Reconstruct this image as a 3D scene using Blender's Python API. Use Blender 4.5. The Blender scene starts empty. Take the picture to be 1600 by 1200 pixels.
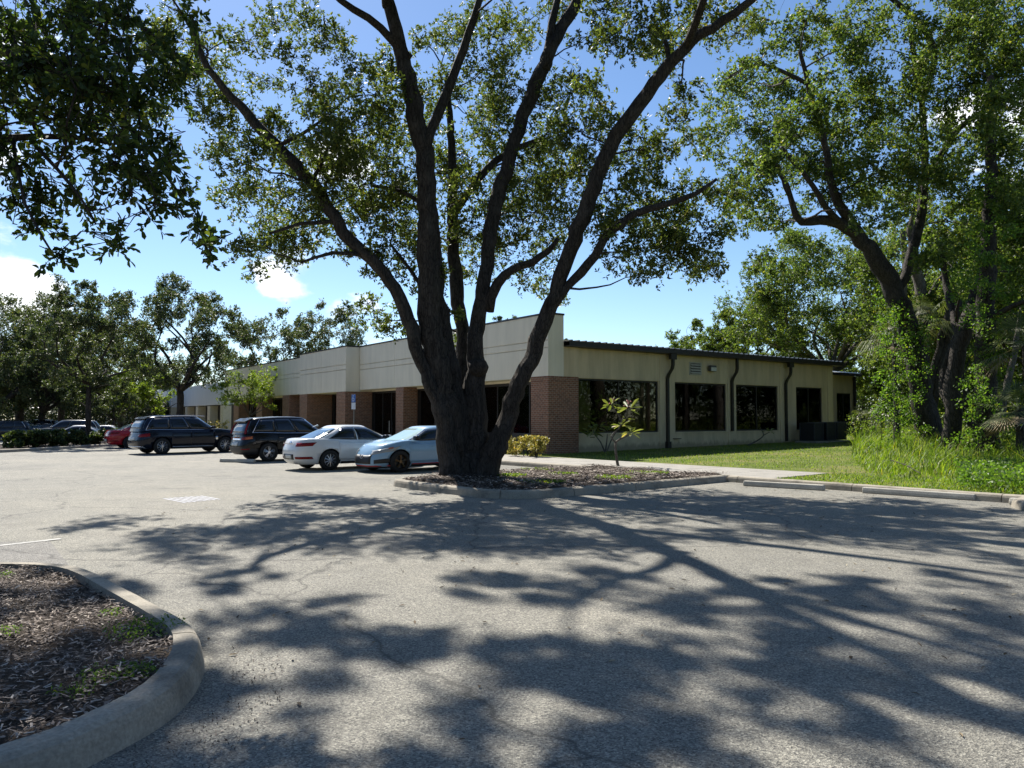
import bpy, bmesh, math, random
import numpy as np
from mathutils import Vector, Matrix
R = math.radians
rng = np.random.default_rng(11)
random.seed(5)
scene = bpy.context.scene
COL = scene.collection

# ---------------------------------------------------------------- camera model
F, H = 1180.0, 1.67
P = math.atan(53 / F)

def ray(u, v):
    x = (u - 800) / F; y = (600 - v) / F
    return (x, math.cos(P) - y * math.sin(P), math.sin(P) + y * math.cos(P))

def at(u, v, Y):
    """photo pixel at distance Y -> world point"""
    d = ray(u, v); t = Y / d[1]
    return np.array((d[0] * t, Y, H + d[2] * t))

def gnd(u, v, z=0.0):
    d = ray(u, v); t = (z - H) / d[2]
    return np.array((d[0] * t, d[1] * t, z))

def project(p):
    z = p[2] - H; c, s = math.cos(P), math.sin(P)
    f = p[1] * c + z * s; up = -p[1] * s + z * c
    if f < .1: return (9e9, 9e9)
    return (800 + F * p[0] / f, 600 - F * up / f)

# ---------------------------------------------------------------- mesh builder
class MB:
    def __init__(s): s.v = []; s.f = []; s.m = []
    def add(s, verts, faces, mi=0):
        o = len(s.v); s.v.extend([tuple(map(float, p)) for p in verts])
        for f in faces: s.f.append(tuple(i + o for i in f)); s.m.append(mi)
    def box(s, x0, x1, y0, y1, z0, z1, mi=0):
        V = [(x, y, z) for z in (z0, z1) for y in (y0, y1) for x in (x0, x1)]
        s.add(V, [(0, 2, 3, 1), (4, 5, 7, 6), (0, 1, 5, 4), (2, 6, 7, 3), (0, 4, 6, 2), (1, 3, 7, 5)], mi)
    def bevbox(s, x0, x1, y0, y1, z0, z1, b=.02, mi=0):
        bm = bmesh.new(); bmesh.ops.create_cube(bm, size=1)
        for v in bm.verts:
            v.co = ((x0 + x1) / 2 + v.co.x * (x1 - x0), (y0 + y1) / 2 + v.co.y * (y1 - y0), (z0 + z1) / 2 + v.co.z * (z1 - z0))
        bmesh.ops.bevel(bm, geom=bm.edges[:], offset=b, segments=2, affect='EDGES', profile=.6)
        bm.verts.index_update()
        s.add([v.co for v in bm.verts], [[v.index for v in f.verts] for f in bm.faces], mi); bm.free()
    def prism(s, poly, z0, z1, mi=0):
        n = len(poly)
        V = [(x, y, z0) for x, y in poly] + [(x, y, z1) for x, y in poly]
        Fs = [tuple(range(n - 1, -1, -1)), tuple(range(n, 2 * n))] + [(i, (i + 1) % n, n + (i + 1) % n, n + i) for i in range(n)]
        s.add(V, Fs, mi)
    def extr(s, poly, axis, a, b, mi=0):
        """poly in the two other axes, extruded along axis from a to b"""
        n = len(poly)
        def mk(p, c):
            return (c, p[0], p[1]) if axis == 0 else (p[0], c, p[1])
        V = [mk(p, a) for p in poly] + [mk(p, b) for p in poly]
        s.add(V, [tuple(range(n - 1, -1, -1)), tuple(range(n, 2 * n))] + [(i, (i + 1) % n, n + (i + 1) % n, n + i) for i in range(n)], mi)
    def tube(s, pts, rad, n=6, mi=0, cap=True, rough=0.0):
        pts = [np.asarray(p, float) for p in pts]; m = len(pts)
        prev = None; V = []; Fs = []; rg = rng.normal(0, 1, n) * rough
        for i in range(m):
            rg = .82 * rg + rng.normal(0, .57, n) * rough
            d = pts[min(i + 1, m - 1)] - pts[max(i - 1, 0)]
            d = d / (np.linalg.norm(d) + 1e-9)
            if prev is None:
                a = np.cross(d, (0, 1, 0.1)); 
                if np.linalg.norm(a) < .1: a = np.cross(d, (1, 0, 0))
            else:
                a = prev - d * np.dot(prev, d)
            a = a / (np.linalg.norm(a) + 1e-9); prev = a; b = np.cross(d, a)
            for k in range(n):
                t = 2 * math.pi * k / n
                rr = rad[i] * (1 + rg[k])
                V.append(pts[i] + (a * math.cos(t) + b * math.sin(t)) * rr)
        for i in range(m - 1):
            for k in range(n):
                Fs.append((i * n + k, i * n + (k + 1) % n, (i + 1) * n + (k + 1) % n, (i + 1) * n + k))
        if cap: Fs.append(tuple(range(n - 1, -1, -1))); Fs.append(tuple((m - 1) * n + k for k in range(n)))
        s.add(V, Fs, mi)
    def lathe(s, prof, n=24, axis='y', c=(0, 0, 0), mi=0):
        """prof: (radius, along-axis) pairs"""
        V = []; Fs = []; m = len(prof)
        for r, h in prof:
            for k in range(n):
                t = 2 * math.pi * k / n
                p = (r * math.cos(t), h, r * math.sin(t)) if axis == 'y' else (r * math.cos(t), r * math.sin(t), h)
                V.append((p[0] + c[0], p[1] + c[1], p[2] + c[2]))
        for i in range(m - 1):
            for k in range(n):
                Fs.append((i * n + k, i * n + (k + 1) % n, (i + 1) * n + (k + 1) % n, (i + 1) * n + k))
        s.add(V, Fs, mi)
    def build(s, name, mat, parent=None, smooth=False, origin=(0, 0, 0), fix=True):
        me = bpy.data.meshes.new(name)
        o3 = np.asarray(origin, float)
        me.from_pydata([tuple(np.asarray(p) - o3) for p in s.v], [], s.f)
        mats = mat if isinstance(mat, (list, tuple)) else [mat]
        for m in mats: me.materials.append(m)
        if len(mats) > 1: me.polygons.foreach_set('material_index', s.m)
        if fix:
            bm = bmesh.new(); bm.from_mesh(me); bmesh.ops.recalc_face_normals(bm, faces=bm.faces[:]); bm.to_mesh(me); bm.free()
        if smooth: me.polygons.foreach_set('use_smooth', [True] * len(me.polygons))
        me.update()
        ob = bpy.data.objects.new(name, me); COL.objects.link(ob)
        if parent is not None: ob.parent = parent
        return ob

def quads_mesh(name, V, nper, Fpat, mat, parent=None):
    """V: (N*nper,3) array, Fpat: face pattern (quads) inside each element"""
    N = len(V) // nper; Fp = np.array(Fpat); q = Fp.shape[1]
    idx = (np.arange(N)[:, None, None] * nper + Fp[None]).reshape(-1)
    nf = N * len(Fp)
    me = bpy.data.meshes.new(name)
    me.vertices.add(len(V)); me.vertices.foreach_set('co', np.ascontiguousarray(V, dtype=np.float32).ravel())
    me.loops.add(len(idx)); me.loops.foreach_set('vertex_index', idx.astype(np.int32))
    me.polygons.add(nf); me.polygons.foreach_set('loop_start', np.arange(0, nf * q, q, dtype=np.int32))
    me.materials.append(mat); me.update(calc_edges=True); me.validate()
    ob = bpy.data.objects.new(name, me); COL.objects.link(ob)
    if parent is not None: ob.parent = parent
    return ob

def tag(o, label=None, cat=None, group=None, kind=None):
    if label: o['label'] = label
    if cat: o['category'] = cat
    if group: o['group'] = group
    if kind: o['kind'] = kind
    return o

def empty(name, loc, rz=0.0):
    o = bpy.data.objects.new(name, None); COL.objects.link(o)
    o.location = tuple(map(float, loc)); o.rotation_euler = (0, 0, rz); o.empty_display_size = .2
    return o

def thing(name, label, cat, loc, rz=0.0, group=None):
    return tag(empty(name, loc, rz), label, cat, group)

# ---------------------------------------------------------------- materials
def newmat(name):
    m = bpy.data.materials.new(name); m.use_nodes = True
    nt = m.node_tree; b = nt.nodes['Principled BSDF']
    return m, nt, b

def N(nt, t, **kw):
    n = nt.nodes.new(t)
    for k, v in kw.items():
        if k in n.inputs.keys(): n.inputs[k].default_value = v
        else: setattr(n, k, v)
    return n

def ramp(nt, fac, stops):
    r = nt.nodes.new('ShaderNodeValToRGB')
    e = r.color_ramp.elements
    while len(e) < len(stops): e.new(.5)
    for i, (p, c) in enumerate(stops):
        e[i].position = p; e[i].color = (c[0], c[1], c[2], 1)
    nt.links.new(fac, r.inputs[0]); return r.outputs[0]

def coords(nt, sc=(1, 1, 1), kind='Object'):
    tc = nt.nodes.new('ShaderNodeTexCoord'); mp = nt.nodes.new('ShaderNodeMapping')
    mp.inputs['Scale'].default_value = sc
    nt.links.new(tc.outputs[kind], mp.inputs[0]); return mp.outputs[0]

def noise(nt, vec, scale, detail=4, rough=.55, dist=0):
    n = N(nt, 'ShaderNodeTexNoise', Scale=scale, Detail=detail, Roughness=rough, Distortion=dist)
    nt.links.new(vec, n.inputs['Vector']); return n.outputs['Fac']

def mixc(nt, fac, a, b, mode='MIX'):
    m = nt.nodes.new('ShaderNodeMix'); m.data_type = 'RGBA'; m.blend_type = mode
    for s, x in ((0, fac), (6, a), (7, b)):
        if isinstance(x, (int, float)): m.inputs[s].default_value = x
        elif isinstance(x, tuple): m.inputs[s].default_value = (*x[:3], 1)
        else: nt.links.new(x, m.inputs[s])
    return m.outputs[2]

def bump(nt, b, h, strength=.5, dist=.02):
    n = N(nt, 'ShaderNodeBump', Strength=strength, Distance=dist)
    nt.links.new(h, n.inputs['Height']); nt.links.new(n.outputs[0], b.inputs['Normal']); return n

def simple(name, col, rough=.6, metal=0.0, spec=.5, var=.12, vs=6, bmp=0.0):
    m, nt, b = newmat(name)
    vec = coords(nt); f = noise(nt, vec, vs, 5)
    lo = tuple(c * (1 - var) for c in col); hi = tuple(min(1, c * (1 + var)) for c in col)
    nt.links.new(ramp(nt, f, [(.3, lo), (.7, hi)]), b.inputs['Base Color'])
    b.inputs['Roughness'].default_value = rough; b.inputs['Metallic'].default_value = metal
    b.inputs['Specular IOR Level'].default_value = spec
    if bmp: bump(nt, b, noise(nt, vec, vs * 12, 3), bmp, .01)
    return m

def asphalt(name, tint=1.0, warm=1.0):
    m, nt, b = newmat(name)
    vec = coords(nt)
    vo = N(nt, 'ShaderNodeTexVoronoi', Scale=95.0); nt.links.new(vec, vo.inputs['Vector'])
    sep = nt.nodes.new('ShaderNodeSeparateColor'); nt.links.new(vo.outputs['Color'], sep.inputs[0])
    w = warm
    stone = ramp(nt, sep.outputs[0], [(0, (.10 * tint, .097 * tint, .09 * tint)), (.3, (.2 * tint, .19 * tint, .176 * tint / w)), (.75, (.29 * tint, .274 * tint, .252 * tint / w)), (1, (.44 * tint, .42 * tint, .38 * tint / w))])
    big = noise(nt, vec, .22, 6, .6)
    mid = noise(nt, vec, 1.7, 6, .65)
    c = mixc(nt, 1.0, stone, ramp(nt, big, [(.28, (.66, .66, .67)), (.42, (.9, .9, .89)), (.55, (1.0, .99, .96)), (.7, (1.14, 1.11, 1.05))]), 'MULTIPLY')
    c = mixc(nt, 1.0, c, ramp(nt, mid, [(.25, (.78, .78, .78)), (.5, (1, 1, 1)), (.75, (1.1, 1.1, 1.1))]), 'MULTIPLY')
    c = mixc(nt, ramp(nt, noise(nt, vec, .8, 3, .5), [(.62, (0, 0, 0)), (.74, (.45, .45, .45))]), c, (.1, .095, .085))
    # fine meandering cracks
    v2 = N(nt, 'ShaderNodeTexVoronoi', Scale=.17, feature='DISTANCE_TO_EDGE')
    wv = nt.nodes.new('ShaderNodeVectorMath'); wv.operation = 'MULTIPLY_ADD'
    nz = N(nt, 'ShaderNodeTexNoise', Scale=1.1, Detail=6.0); nt.links.new(vec, nz.inputs['Vector'])
    nt.links.new(nz.outputs['Color'], wv.inputs[0]); wv.inputs[1].default_value = (.9, .9, .9); nt.links.new(vec, wv.inputs[2])
    nt.links.new(wv.outputs[0], v2.inputs['Vector'])
    c = mixc(nt, ramp(nt, v2.outputs['Distance'], [(0, (.75, .75, .75)), (.005, (0, 0, 0))]), c, (.06, .057, .05))
    nt.links.new(c, b.inputs['Base Color'])
    b.inputs['Roughness'].default_value = .85; b.inputs['Specular IOR Level'].default_value = .3
    h = mixc(nt, .5, vo.outputs['Distance'], noise(nt, vec, 60, 3))
    bump(nt, b, h, .9, .012)
    return m

def concrete(name, col=(.4, .375, .32), dirt=.5):
    m, nt, b = newmat(name); vec = coords(nt)
    f1 = noise(nt, vec, 2.2, 7, .65); f2 = noise(nt, vec, 55, 3)
    dk = tuple(c * (1 - dirt) for c in col)
    c = ramp(nt, f1, [(.3, dk), (.5, tuple(x * .85 for x in col)), (.72, col)])
    c = mixc(nt, 1.0, c, ramp(nt, f2, [(.3, (.75, .75, .75)), (.7, (1.15, 1.15, 1.15))]), 'MULTIPLY')
    nt.links.new(c, b.inputs['Base Color']); b.inputs['Roughness'].default_value = .9
    bump(nt, b, f2, .5, .006); return m

def stucco(name, col, streak=.18):
    m, nt, b = newmat(name); vec = coords(nt)
    f1 = noise(nt, coords(nt, (1.6, 1.6, .25)), 1.4, 6, .6); f2 = noise(nt, vec, 70, 3)
    c = ramp(nt, f1, [(.3, tuple(x * (1 - streak) for x in col)), (.62, col)])
    # grime creeping up from the soil
    sp = nt.nodes.new('ShaderNodeSeparateXYZ'); nt.links.new(vec, sp.inputs[0])
    ad = N(nt, 'ShaderNodeMath', operation='MULTIPLY_ADD'); nt.links.new(noise(nt, coords(nt, (3, 3, .6)), 1.5, 6, .7), ad.inputs[0]); ad.inputs[1].default_value = -.75
    nt.links.new(sp.outputs[2], ad.inputs[2])
    c = mixc(nt, ramp(nt, ad.outputs[0], [(-.0, (.75, .75, .75)), (.16, (0, 0, 0))]), c, tuple(x * .4 for x in col))
    nt.links.new(c, b.inputs['Base Color']); b.inputs['Roughness'].default_value = .9
    b.inputs['Specular IOR Level'].default_value = .25
    bump(nt, b, f2, .35, .006); return m

def brickmat(name, axis):
    m, nt, b = newmat(name)
    tc = nt.nodes.new('ShaderNodeTexCoord'); sp = nt.nodes.new('ShaderNodeSeparateXYZ'); nt.links.new(tc.outputs['Object'], sp.inputs[0])
    ge = nt.nodes.new('ShaderNodeNewGeometry'); vt = nt.nodes.new('ShaderNodeVectorTransform'); vt.vector_type = 'NORMAL'; vt.convert_from = 'WORLD'; vt.convert_to = 'OBJECT'
    nt.links.new(ge.outputs['True Normal'], vt.inputs[0]); sn = nt.nodes.new('ShaderNodeSeparateXYZ'); nt.links.new(vt.outputs[0], sn.inputs[0])
    ab = N(nt, 'ShaderNodeMath', operation='ABSOLUTE'); nt.links.new(sn.outputs[0], ab.inputs[0])
    gt = N(nt, 'ShaderNodeMath', operation='GREATER_THAN'); gt.inputs[1].default_value = .5; nt.links.new(ab.outputs[0], gt.inputs[0])
    mx = nt.nodes.new('ShaderNodeMix'); nt.links.new(gt.outputs[0], mx.inputs[0]); nt.links.new(sp.outputs[0], mx.inputs[2]); nt.links.new(sp.outputs[1], mx.inputs[3])
    cb = nt.nodes.new('ShaderNodeCombineXYZ'); nt.links.new(mx.outputs[0], cb.inputs[0]); nt.links.new(sp.outputs[2], cb.inputs[1])
    br = nt.nodes.new('ShaderNodeTexBrick'); nt.links.new(cb.outputs[0], br.inputs['Vector'])
    br.inputs['Scale'].default_value = 1.0; br.inputs['Mortar Size'].default_value = .011
    br.inputs['Brick Width'].default_value = .225; br.inputs['Row Height'].default_value = .084
    br.inputs['Color1'].default_value = (.30, .125, .07, 1); br.inputs['Color2'].default_value = (.175, .07, .042, 1)
    br.inputs['Mortar'].default_value = (.34, .28, .21, 1); br.inputs['Bias'].default_value = -.1
    f = noise(nt, tc.outputs['Object'], 9, 4)
    nt.links.new(mixc(nt, 1.0, br.outputs['Color'], ramp(nt, f, [(.3, (.7, .7, .7)), (.7, (1.2, 1.15, 1.1))]), 'MULTIPLY'), b.inputs['Base Color'])
    b.inputs['Roughness'].default_value = .85
    iv = N(nt, 'ShaderNodeMath', operation='SUBTRACT'); iv.inputs[0].default_value = 1; nt.links.new(br.outputs['Fac'], iv.inputs[1])
    bump(nt, b, iv.outputs[0], .6, .01); return m

def leafmat(name, dark, mid, light, trans=.45, tcol=None, rough=.5):
    m, nt, b = newmat(name)
    g = nt.nodes.new('ShaderNodeNewGeometry')
    c = ramp(nt, g.outputs['Random Per Island'], [(0, dark), (.5, mid), (.93, light), (1.0, (light[0] * 1.5, light[1] * 1.05, light[2] * .8))])
    nt.links.new(c, b.inputs['Base Color']); b.inputs['Roughness'].default_value = rough; b.inputs['Specular IOR Level'].default_value = .3
    t = nt.nodes.new('ShaderNodeBsdfTranslucent')
    nt.links.new(mixc(nt, 1.0, c, tcol or (1.9, 2.1, .8), 'MULTIPLY'), t.inputs[0])
    mx = nt.nodes.new('ShaderNodeMixShader'); mx.inputs[0].default_value = trans
    nt.links.new(b.outputs[0], mx.inputs[1]); nt.links.new(t.outputs[0], mx.inputs[2])
    nt.links.new(mx.outputs[0], nt.nodes['Material Output'].inputs[0]); return m

def barkmat(name, a, bcol, sc=1.0):
    m, nt, b = newmat(name)
    v = coords(nt, (7 * sc, 7 * sc, 1.5 * sc)); f = noise(nt, v, 1.6, 8, .68, .4)
    vo = N(nt, 'ShaderNodeTexVoronoi', Scale=2.6, feature='DISTANCE_TO_EDGE'); nt.links.new(v, vo.inputs['Vector'])
    f2 = noise(nt, coords(nt), 2.0, 5)
    c = ramp(nt, f, [(.3, a), (.68, bcol)])
    c = mixc(nt, ramp(nt, vo.outputs['Distance'], [(0, (.7, .7, .7)), (.12, (0, 0, 0))]), c, tuple(x * .35 for x in a))
    c = mixc(nt, ramp(nt, f2, [(.52, (0, 0, 0)), (.75, (.4, .4, .4))]), c, tuple(x * 1.5 for x in bcol))
    nt.links.new(c, b.inputs['Base Color']); b.inputs['Roughness'].default_value = .9; b.inputs['Specular IOR Level'].default_value = .2
    h = mixc(nt, .5, f, vo.outputs['Distance'])
    bump(nt, b, h, 1.0, .07); return m

def paint(name, col, rough=.25, metal=0.0, coat=.9):
    m, nt, b = newmat(name); vec = coords(nt)
    f = noise(nt, vec, 3, 5)
    nt.links.new(ramp(nt, f, [(.3, tuple(c * .93 for c in col)), (.7, col)]), b.inputs['Base Color'])
    b.inputs['Roughness'].default_value = rough; b.inputs['Metallic'].default_value = metal
    b.inputs['Coat Weight'].default_value = coat; b.inputs['Coat Roughness'].default_value = .04; b.inputs['Specular IOR Level'].default_value = .12
    return m

def glassmat(name, tint, dens=.55):
    """tinted pane: part clear, part mirror by angle"""
    m, nt, b = newmat(name); nt.nodes.remove(b)
    tr = nt.nodes.new('ShaderNodeBsdfTransparent'); tr.inputs[0].default_value = (*tint, 1)
    gl = N(nt, 'ShaderNodeBsdfGlossy', Roughness=.02); gl.inputs[0].default_value = (.9, .92, .95, 1)
    fr = N(nt, 'ShaderNodeFresnel', IOR=1.36)
    vec = coords(nt); nb = N(nt, 'ShaderNodeBump', Strength=.03, Distance=.02); nt.links.new(noise(nt, vec, .9, 2), nb.inputs['Height']); nt.links.new(nb.outputs[0], gl.inputs['Normal'])
    mx = nt.nodes.new('ShaderNodeMixShader'); nt.links.new(fr.outputs[0], mx.inputs[0]); nt.links.new(tr.outputs[0], mx.inputs[1]); nt.links.new(gl.outputs[0], mx.inputs[2])
    nt.links.new(mx.outputs[0], nt.nodes['Material Output'].inputs[0]); return m

def groundmat(name, cols, sc=1.0, bs=.6):
    m, nt, b = newmat(name); vec = coords(nt)
    f1 = noise(nt, vec, .35 * sc, 6, .65); f2 = noise(nt, vec, 26 * sc, 5, .7)
    c1 = ramp(nt, f1, [(.35, cols[0]), (.5, cols[1]), (.68, cols[2])])
    c = mixc(nt, 1.0, c1, ramp(nt, f2, [(.25, (.45, .45, .45)), (.7, (1.35, 1.35, 1.35))]), 'MULTIPLY')
    nt.links.new(c, b.inputs['Base Color']); b.inputs['Roughness'].default_value = .95; b.inputs['Specular IOR Level'].default_value = .15
    bump(nt, b, f2, bs, .04); return m

def islandmat(name, stops, rough=.8, trans=0):
    m, nt, b = newmat(name); g = nt.nodes.new('ShaderNodeNewGeometry')
    nt.links.new(ramp(nt, g.outputs['Random Per Island'], stops), b.inputs['Base Color'])
    b.inputs['Roughness'].default_value = rough; b.inputs['Specular IOR Level'].default_value = .25
    return m

M = dict(
    asphalt=asphalt('asphalt', .9, 1.08), patch=asphalt('asphalt_dark', .8),
    kerb=concrete('kerb_concrete', (.385, .34, .265), .55), walk=concrete('walk_concrete', (.36, .335, .29), .4),
    stop=concrete('stop_concrete', (.5, .47, .4), .35),
    stucco=stucco('stucco', (.69, .555, .36), .26), fascia=stucco('fascia_stucco', (.80, .725, .57), .12),
    fasc2=stucco('far_stucco', (.72, .72, .7), .08),
    brick=brickmat('brick', 0), dark=simple('dark_metal', (.022, .018, .016), .45, .0),
    roof=simple('roof_metal', (.42, .41, .39), .35, .6), black=simple('black', (.008, .008, .008), .7),
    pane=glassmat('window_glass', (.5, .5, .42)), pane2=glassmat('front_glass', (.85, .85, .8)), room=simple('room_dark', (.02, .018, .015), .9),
    blind=simple('blind', (.62, .55, .4), .8, var=.08), vent=simple('vent_white', (.45, .42, .35), .6),
    lamp=simple('lamp_grey', (.08, .08, .08), .4), lens=simple('lamp_lens', (.6, .6, .55), .2),
    ac=simple('ac_metal', (.035, .037, .042), .5), acd=simple('ac_dark', (.012, .012, .014), .6),
    bark=barkmat('oak_bark', (.022, .018, .015), (.085, .072, .06)), bark2=barkmat('pale_bark', (.075, .064, .052), (.19, .168, .14)),
    leaf=leafmat('oak_leaf', (.04, .056, .017), (.072, .092, .028), (.13, .148, .052)),
    leafN=leafmat('near_leaf', (.022, .04, .012), (.045, .07, .02), (.09, .12, .03), .42),
    leafB=leafmat('woodland_leaf', (.042, .064, .018), (.076, .11, .03), (.145, .175, .052), .48),
    leafD=leafmat('far_leaf', (.035, .05, .024), (.06, .08, .036), (.11, .125, .06), .3),
    leafL=leafmat('light_leaf', (.08, .12, .02), (.15, .2, .035), (.24, .28, .06), .45),
    leafW=leafmat('shaded_wood_leaf', (.028, .04, .017), (.04, .055, .022), (.065, .08, .032), .12),  # darker copy for far woods: canopy shade is put into the leaf colour
    worn=simple('worn_paint', (.36, .36, .385), .8, var=.4, vs=9),
    vine=leafmat('vine_leaf', (.045, .085, .015), (.085, .15, .025), (.14, .21, .04), .45),
    hedge=leafmat('hedge_leaf', (.02, .035, .012), (.045, .065, .018), (.13, .16, .05), .25),
    gold=leafmat('gold_leaf', (.16, .15, .03), (.32, .30, .07), (.5, .45, .16), .35, (1.2, 1.1, .6)),
    plum=leafmat('plumeria_leaf', (.09, .12, .03), (.17, .2, .06), (.3, .32, .14), .45, (1.3, 1.3, .5)),
    flower=simple('pink_flower', (.45, .08, .07), .6),
    palm=leafmat('palm_leaf', (.05, .07, .025), (.1, .125, .045), (.2, .21, .1), .3, (1.4, 1.5, .6)),
    thatch=simple('dead_frond', (.28, .22, .13), .9),
    grass=leafmat('grass_blade', (.08, .13, .016), (.14, .21, .026), (.27, .31, .07), .45, (1.5, 1.7, .5)),
    lawn=groundmat('lawn_ground', ((.075, .10, .018), (.12, .15, .028), (.24, .19, .09)), 1.0),
    soil=groundmat('bare_ground', ((.05, .045, .025), (.075, .065, .035), (.1, .085, .05)), 1.2),
    mulch=groundmat('mulch_ground', ((.04, .03, .023), (.065, .05, .038), (.1, .078, .06)), 2.0, .9),
    chip=islandmat('chips', [(0, (.03, .022, .018)), (.35, (.1, .074, .058)), (.7, (.22, .172, .138)), (.9, (.4, .33, .27)), (1, (.55, .48, .4))]),
    litter=islandmat('litter_leaves', [(0, (.03, .02, .012)), (.4, (.12, .085, .05)), (.75, (.3, .24, .15)), (1, (.5, .45, .33))]),
    white=simple('white_paint', (.72, .73, .76), .6, var=.2, vs=14), line=simple('worn_line', (.36, .35, .32), .8, var=.4, vs=10),
    signblue=simple('sign_blue', (.03, .13, .42), .4), signwhite=simple('sign_white', (.7, .72, .75), .4), post=simple('post', (.16, .15, .13), .5, .4),
    tyre=simple('tyre', (.012, .012, .012), .8), alloy=simple('alloy', (.55, .55, .56), .28, .9), alloyd=simple('alloy_dark', (.05, .045, .04), .3, .7),
    darkbronze=simple('dark_bronze_rim', (.13, .085, .045), .3, .8), bronze=simple('bronze_rim', (.3, .2, .1), .3, .8), chrome=simple('chrome', (.7, .7, .72), .12, 1.0),
    cglass=paint('car_glass', (.006, .008, .012), .03), cglassb=paint('car_rear_glass', (.05, .09, .12), .02), cshade=paint('car_screen_sunshade', (.42, .58, .56), .05),
    trim=simple('black_trim', (.014, .014, .015), .5), tail=paint('tail_lens', (.2, .006, .008), .1, coat=.3), amber=paint('amber_lens', (.45, .12, .03), .1),
    head=paint('head_lens', (.32, .33, .33), .05), plate=simple('plate', (.5, .5, .47), .4, vs=30, var=.3), red=simple('red_trim', (.5, .03, .03), .4),
    p_navy=paint('paint_navy', (.006, .009, .02), coat=.5), p_black=paint('paint_black', (.006, .006, .007), coat=.45), p_white=paint('paint_white', (.72, .72, .72)),
    p_blue=paint('paint_pale_blue', (.26, .42, .58)), p_red=paint('paint_red', (.38, .012, .02)), p_grey=paint('paint_grey', (.06, .075, .095)), p_char=paint('paint_charcoal', (.02, .022, .025)),
)
# ================================================================= SETTING
CB = np.array((1.52, 31.67))                       # brick corner of the office
PL = R(40); AL = np.array((math.cos(PL), math.sin(PL))); BL = np.array((-math.sin(PL), math.cos(PL)))
def lot(p, q, z=0.0):
    x = CB + AL * p + BL * q; return np.array((x[0], x[1], z))
def lot2(p, q): return tuple(lot(p, q)[:2])
def tolot(x, y):
    d = np.array((x, y)) - CB; return float(d @ AL), float(d @ BL)

def sstep(a, b, x):
    t = np.clip((x - a) / (b - a), 0, 1); return t * t * (3 - 2 * t)
def lotz(x, y): return -.28 * sstep(24, 36, -x)
def lawnz(x, y):
    p, q = (x - CB[0]) * AL[0] + (y - CB[1]) * AL[1], (x - CB[0]) * BL[0] + (y - CB[1]) * BL[1]
    return .14 + .0105 * np.maximum(0, p + 1) + .05 * sstep(3, 14, p) * sstep(-2, -16, q) 

def sheet(name, x0, x1, y0, y1, nx, ny, zf, mat, frame=None):
    xs = np.linspace(x0, x1, nx); ys = np.linspace(y0, y1, ny)
    V = []; Fs = []
    for y in ys:
        for x in xs:
            X, Y = (x, y) if frame is None else lot2(x, y)
            V.append((X, Y, float(zf(X, Y))))
    for j in range(ny - 1):
        for i in range(nx - 1): Fs.append((j * nx + i, j * nx + i + 1, (j + 1) * nx + i + 1, (j + 1) * nx + i))
    mb = MB(); mb.add(V, Fs); return tag(mb.build(name, mat, smooth=True, fix=False), kind='structure')

g = MB(); g.add([(-900, -300, -.42), (900, -300, -.42), (900, 1500, -.42), (-900, 1500, -.42)], [(0, 1, 2, 3)])
tag(g.build('ground', M['soil'], fix=False), kind='structure')
sheet('parking_lot', -110, 34, -14, 150, 73, 42, lotz, M['asphalt'])
pt = MB(); a = [gnd(-60, 848)[:2], gnd(78, 846)[:2], gnd(125, 905)[:2], gnd(-60, 905)[:2]]
pt.add([(x, y, .004) for x, y in a], [(0, 1, 2, 3)]); tag(pt.build('asphalt_patch', M['patch'], fix=False), kind='structure')
# lawn: beyond the kerb and round the building
sheet('lawn', -1.55, 95, -75, 70, 60, 90, lawnz, M['lawn'], 1)
# sidewalk slab with kerb face
sw = MB(); 
for k in range(43):
    q0 = -12.9 + k * 1.7
    P4 = [lot2(-4.25, q0 + .008), lot2(-1.45, q0 + .008), lot2(-1.45, q0 + 1.692), lot2(-4.25, q0 + 1.692)]
    sw.prism(P4, -.05, .155)
tag(sw.build('sidewalk', M['walk']), kind='structure')

def kerb(path, name, closed=False, wid=.24, hgt=.16, seg=2.4, inner=1, gap=.008):
    """rounded concrete kerb along a contact line; inner=+1: body lies to the left of travel"""
    pts = [np.array(p[:2], float) for p in path]
    if closed: pts = pts + [pts[0]]
    # resample
    out = [pts[0]]
    for i in range(len(pts) - 1):
        L = np.linalg.norm(pts[i + 1] - pts[i]); n = max(1, int(L / .3))
        for k in range(1, n + 1): out.append(pts[i] + (pts[i + 1] - pts[i]) * k / n)
    sec = [(0, -.06), (.0, .0), (.025, hgt * .62), (.045, hgt * .86), (.08, hgt * .97), (.12, hgt), (wid, hgt), (wid, -.06)]
    n = len(out); fr = []
    for i in range(n):
        d = out[min(i + 1, n - 1)] - out[max(i - 1, 0)]
        if closed and i in (0, n - 1): d = out[1] - out[n - 2]
        d = d / np.linalg.norm(d); fr.append((np.array((-d[1], d[0])) * inner, d))
    mb = MB(); acc = 0; i = 0
    while i < n - 1:
        j = i; acc = 0
        while j < n - 1 and acc < seg: acc += np.linalg.norm(out[j + 1] - out[j]); j += 1
        V = []
        for k in range(i, j + 1):
            nn, d = fr[k]; sh = d * (gap if k == i else (-gap if k == j else 0))
            for o, z in sec: q = out[k] + nn * o + sh; V.append((q[0], q[1], z + .0015 * math.sin(k * 3.1)))
        m = len(sec); Fs = []
        for k in range(j - i):
            for s in range(m): Fs.append((k * m + s, k * m + (s + 1) % m, (k + 1) * m + (s + 1) % m, (k + 1) * m + s))
        Fs.append(tuple(range(m))); Fs.append(tuple((j - i) * m + s for s in range(m - 1, -1, -1)))
        mb.add(V, Fs); i = j
    o = mb.build(name, M['kerb'], smooth=False); tag(o, kind='structure')
    bv = o.data
    return o

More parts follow.
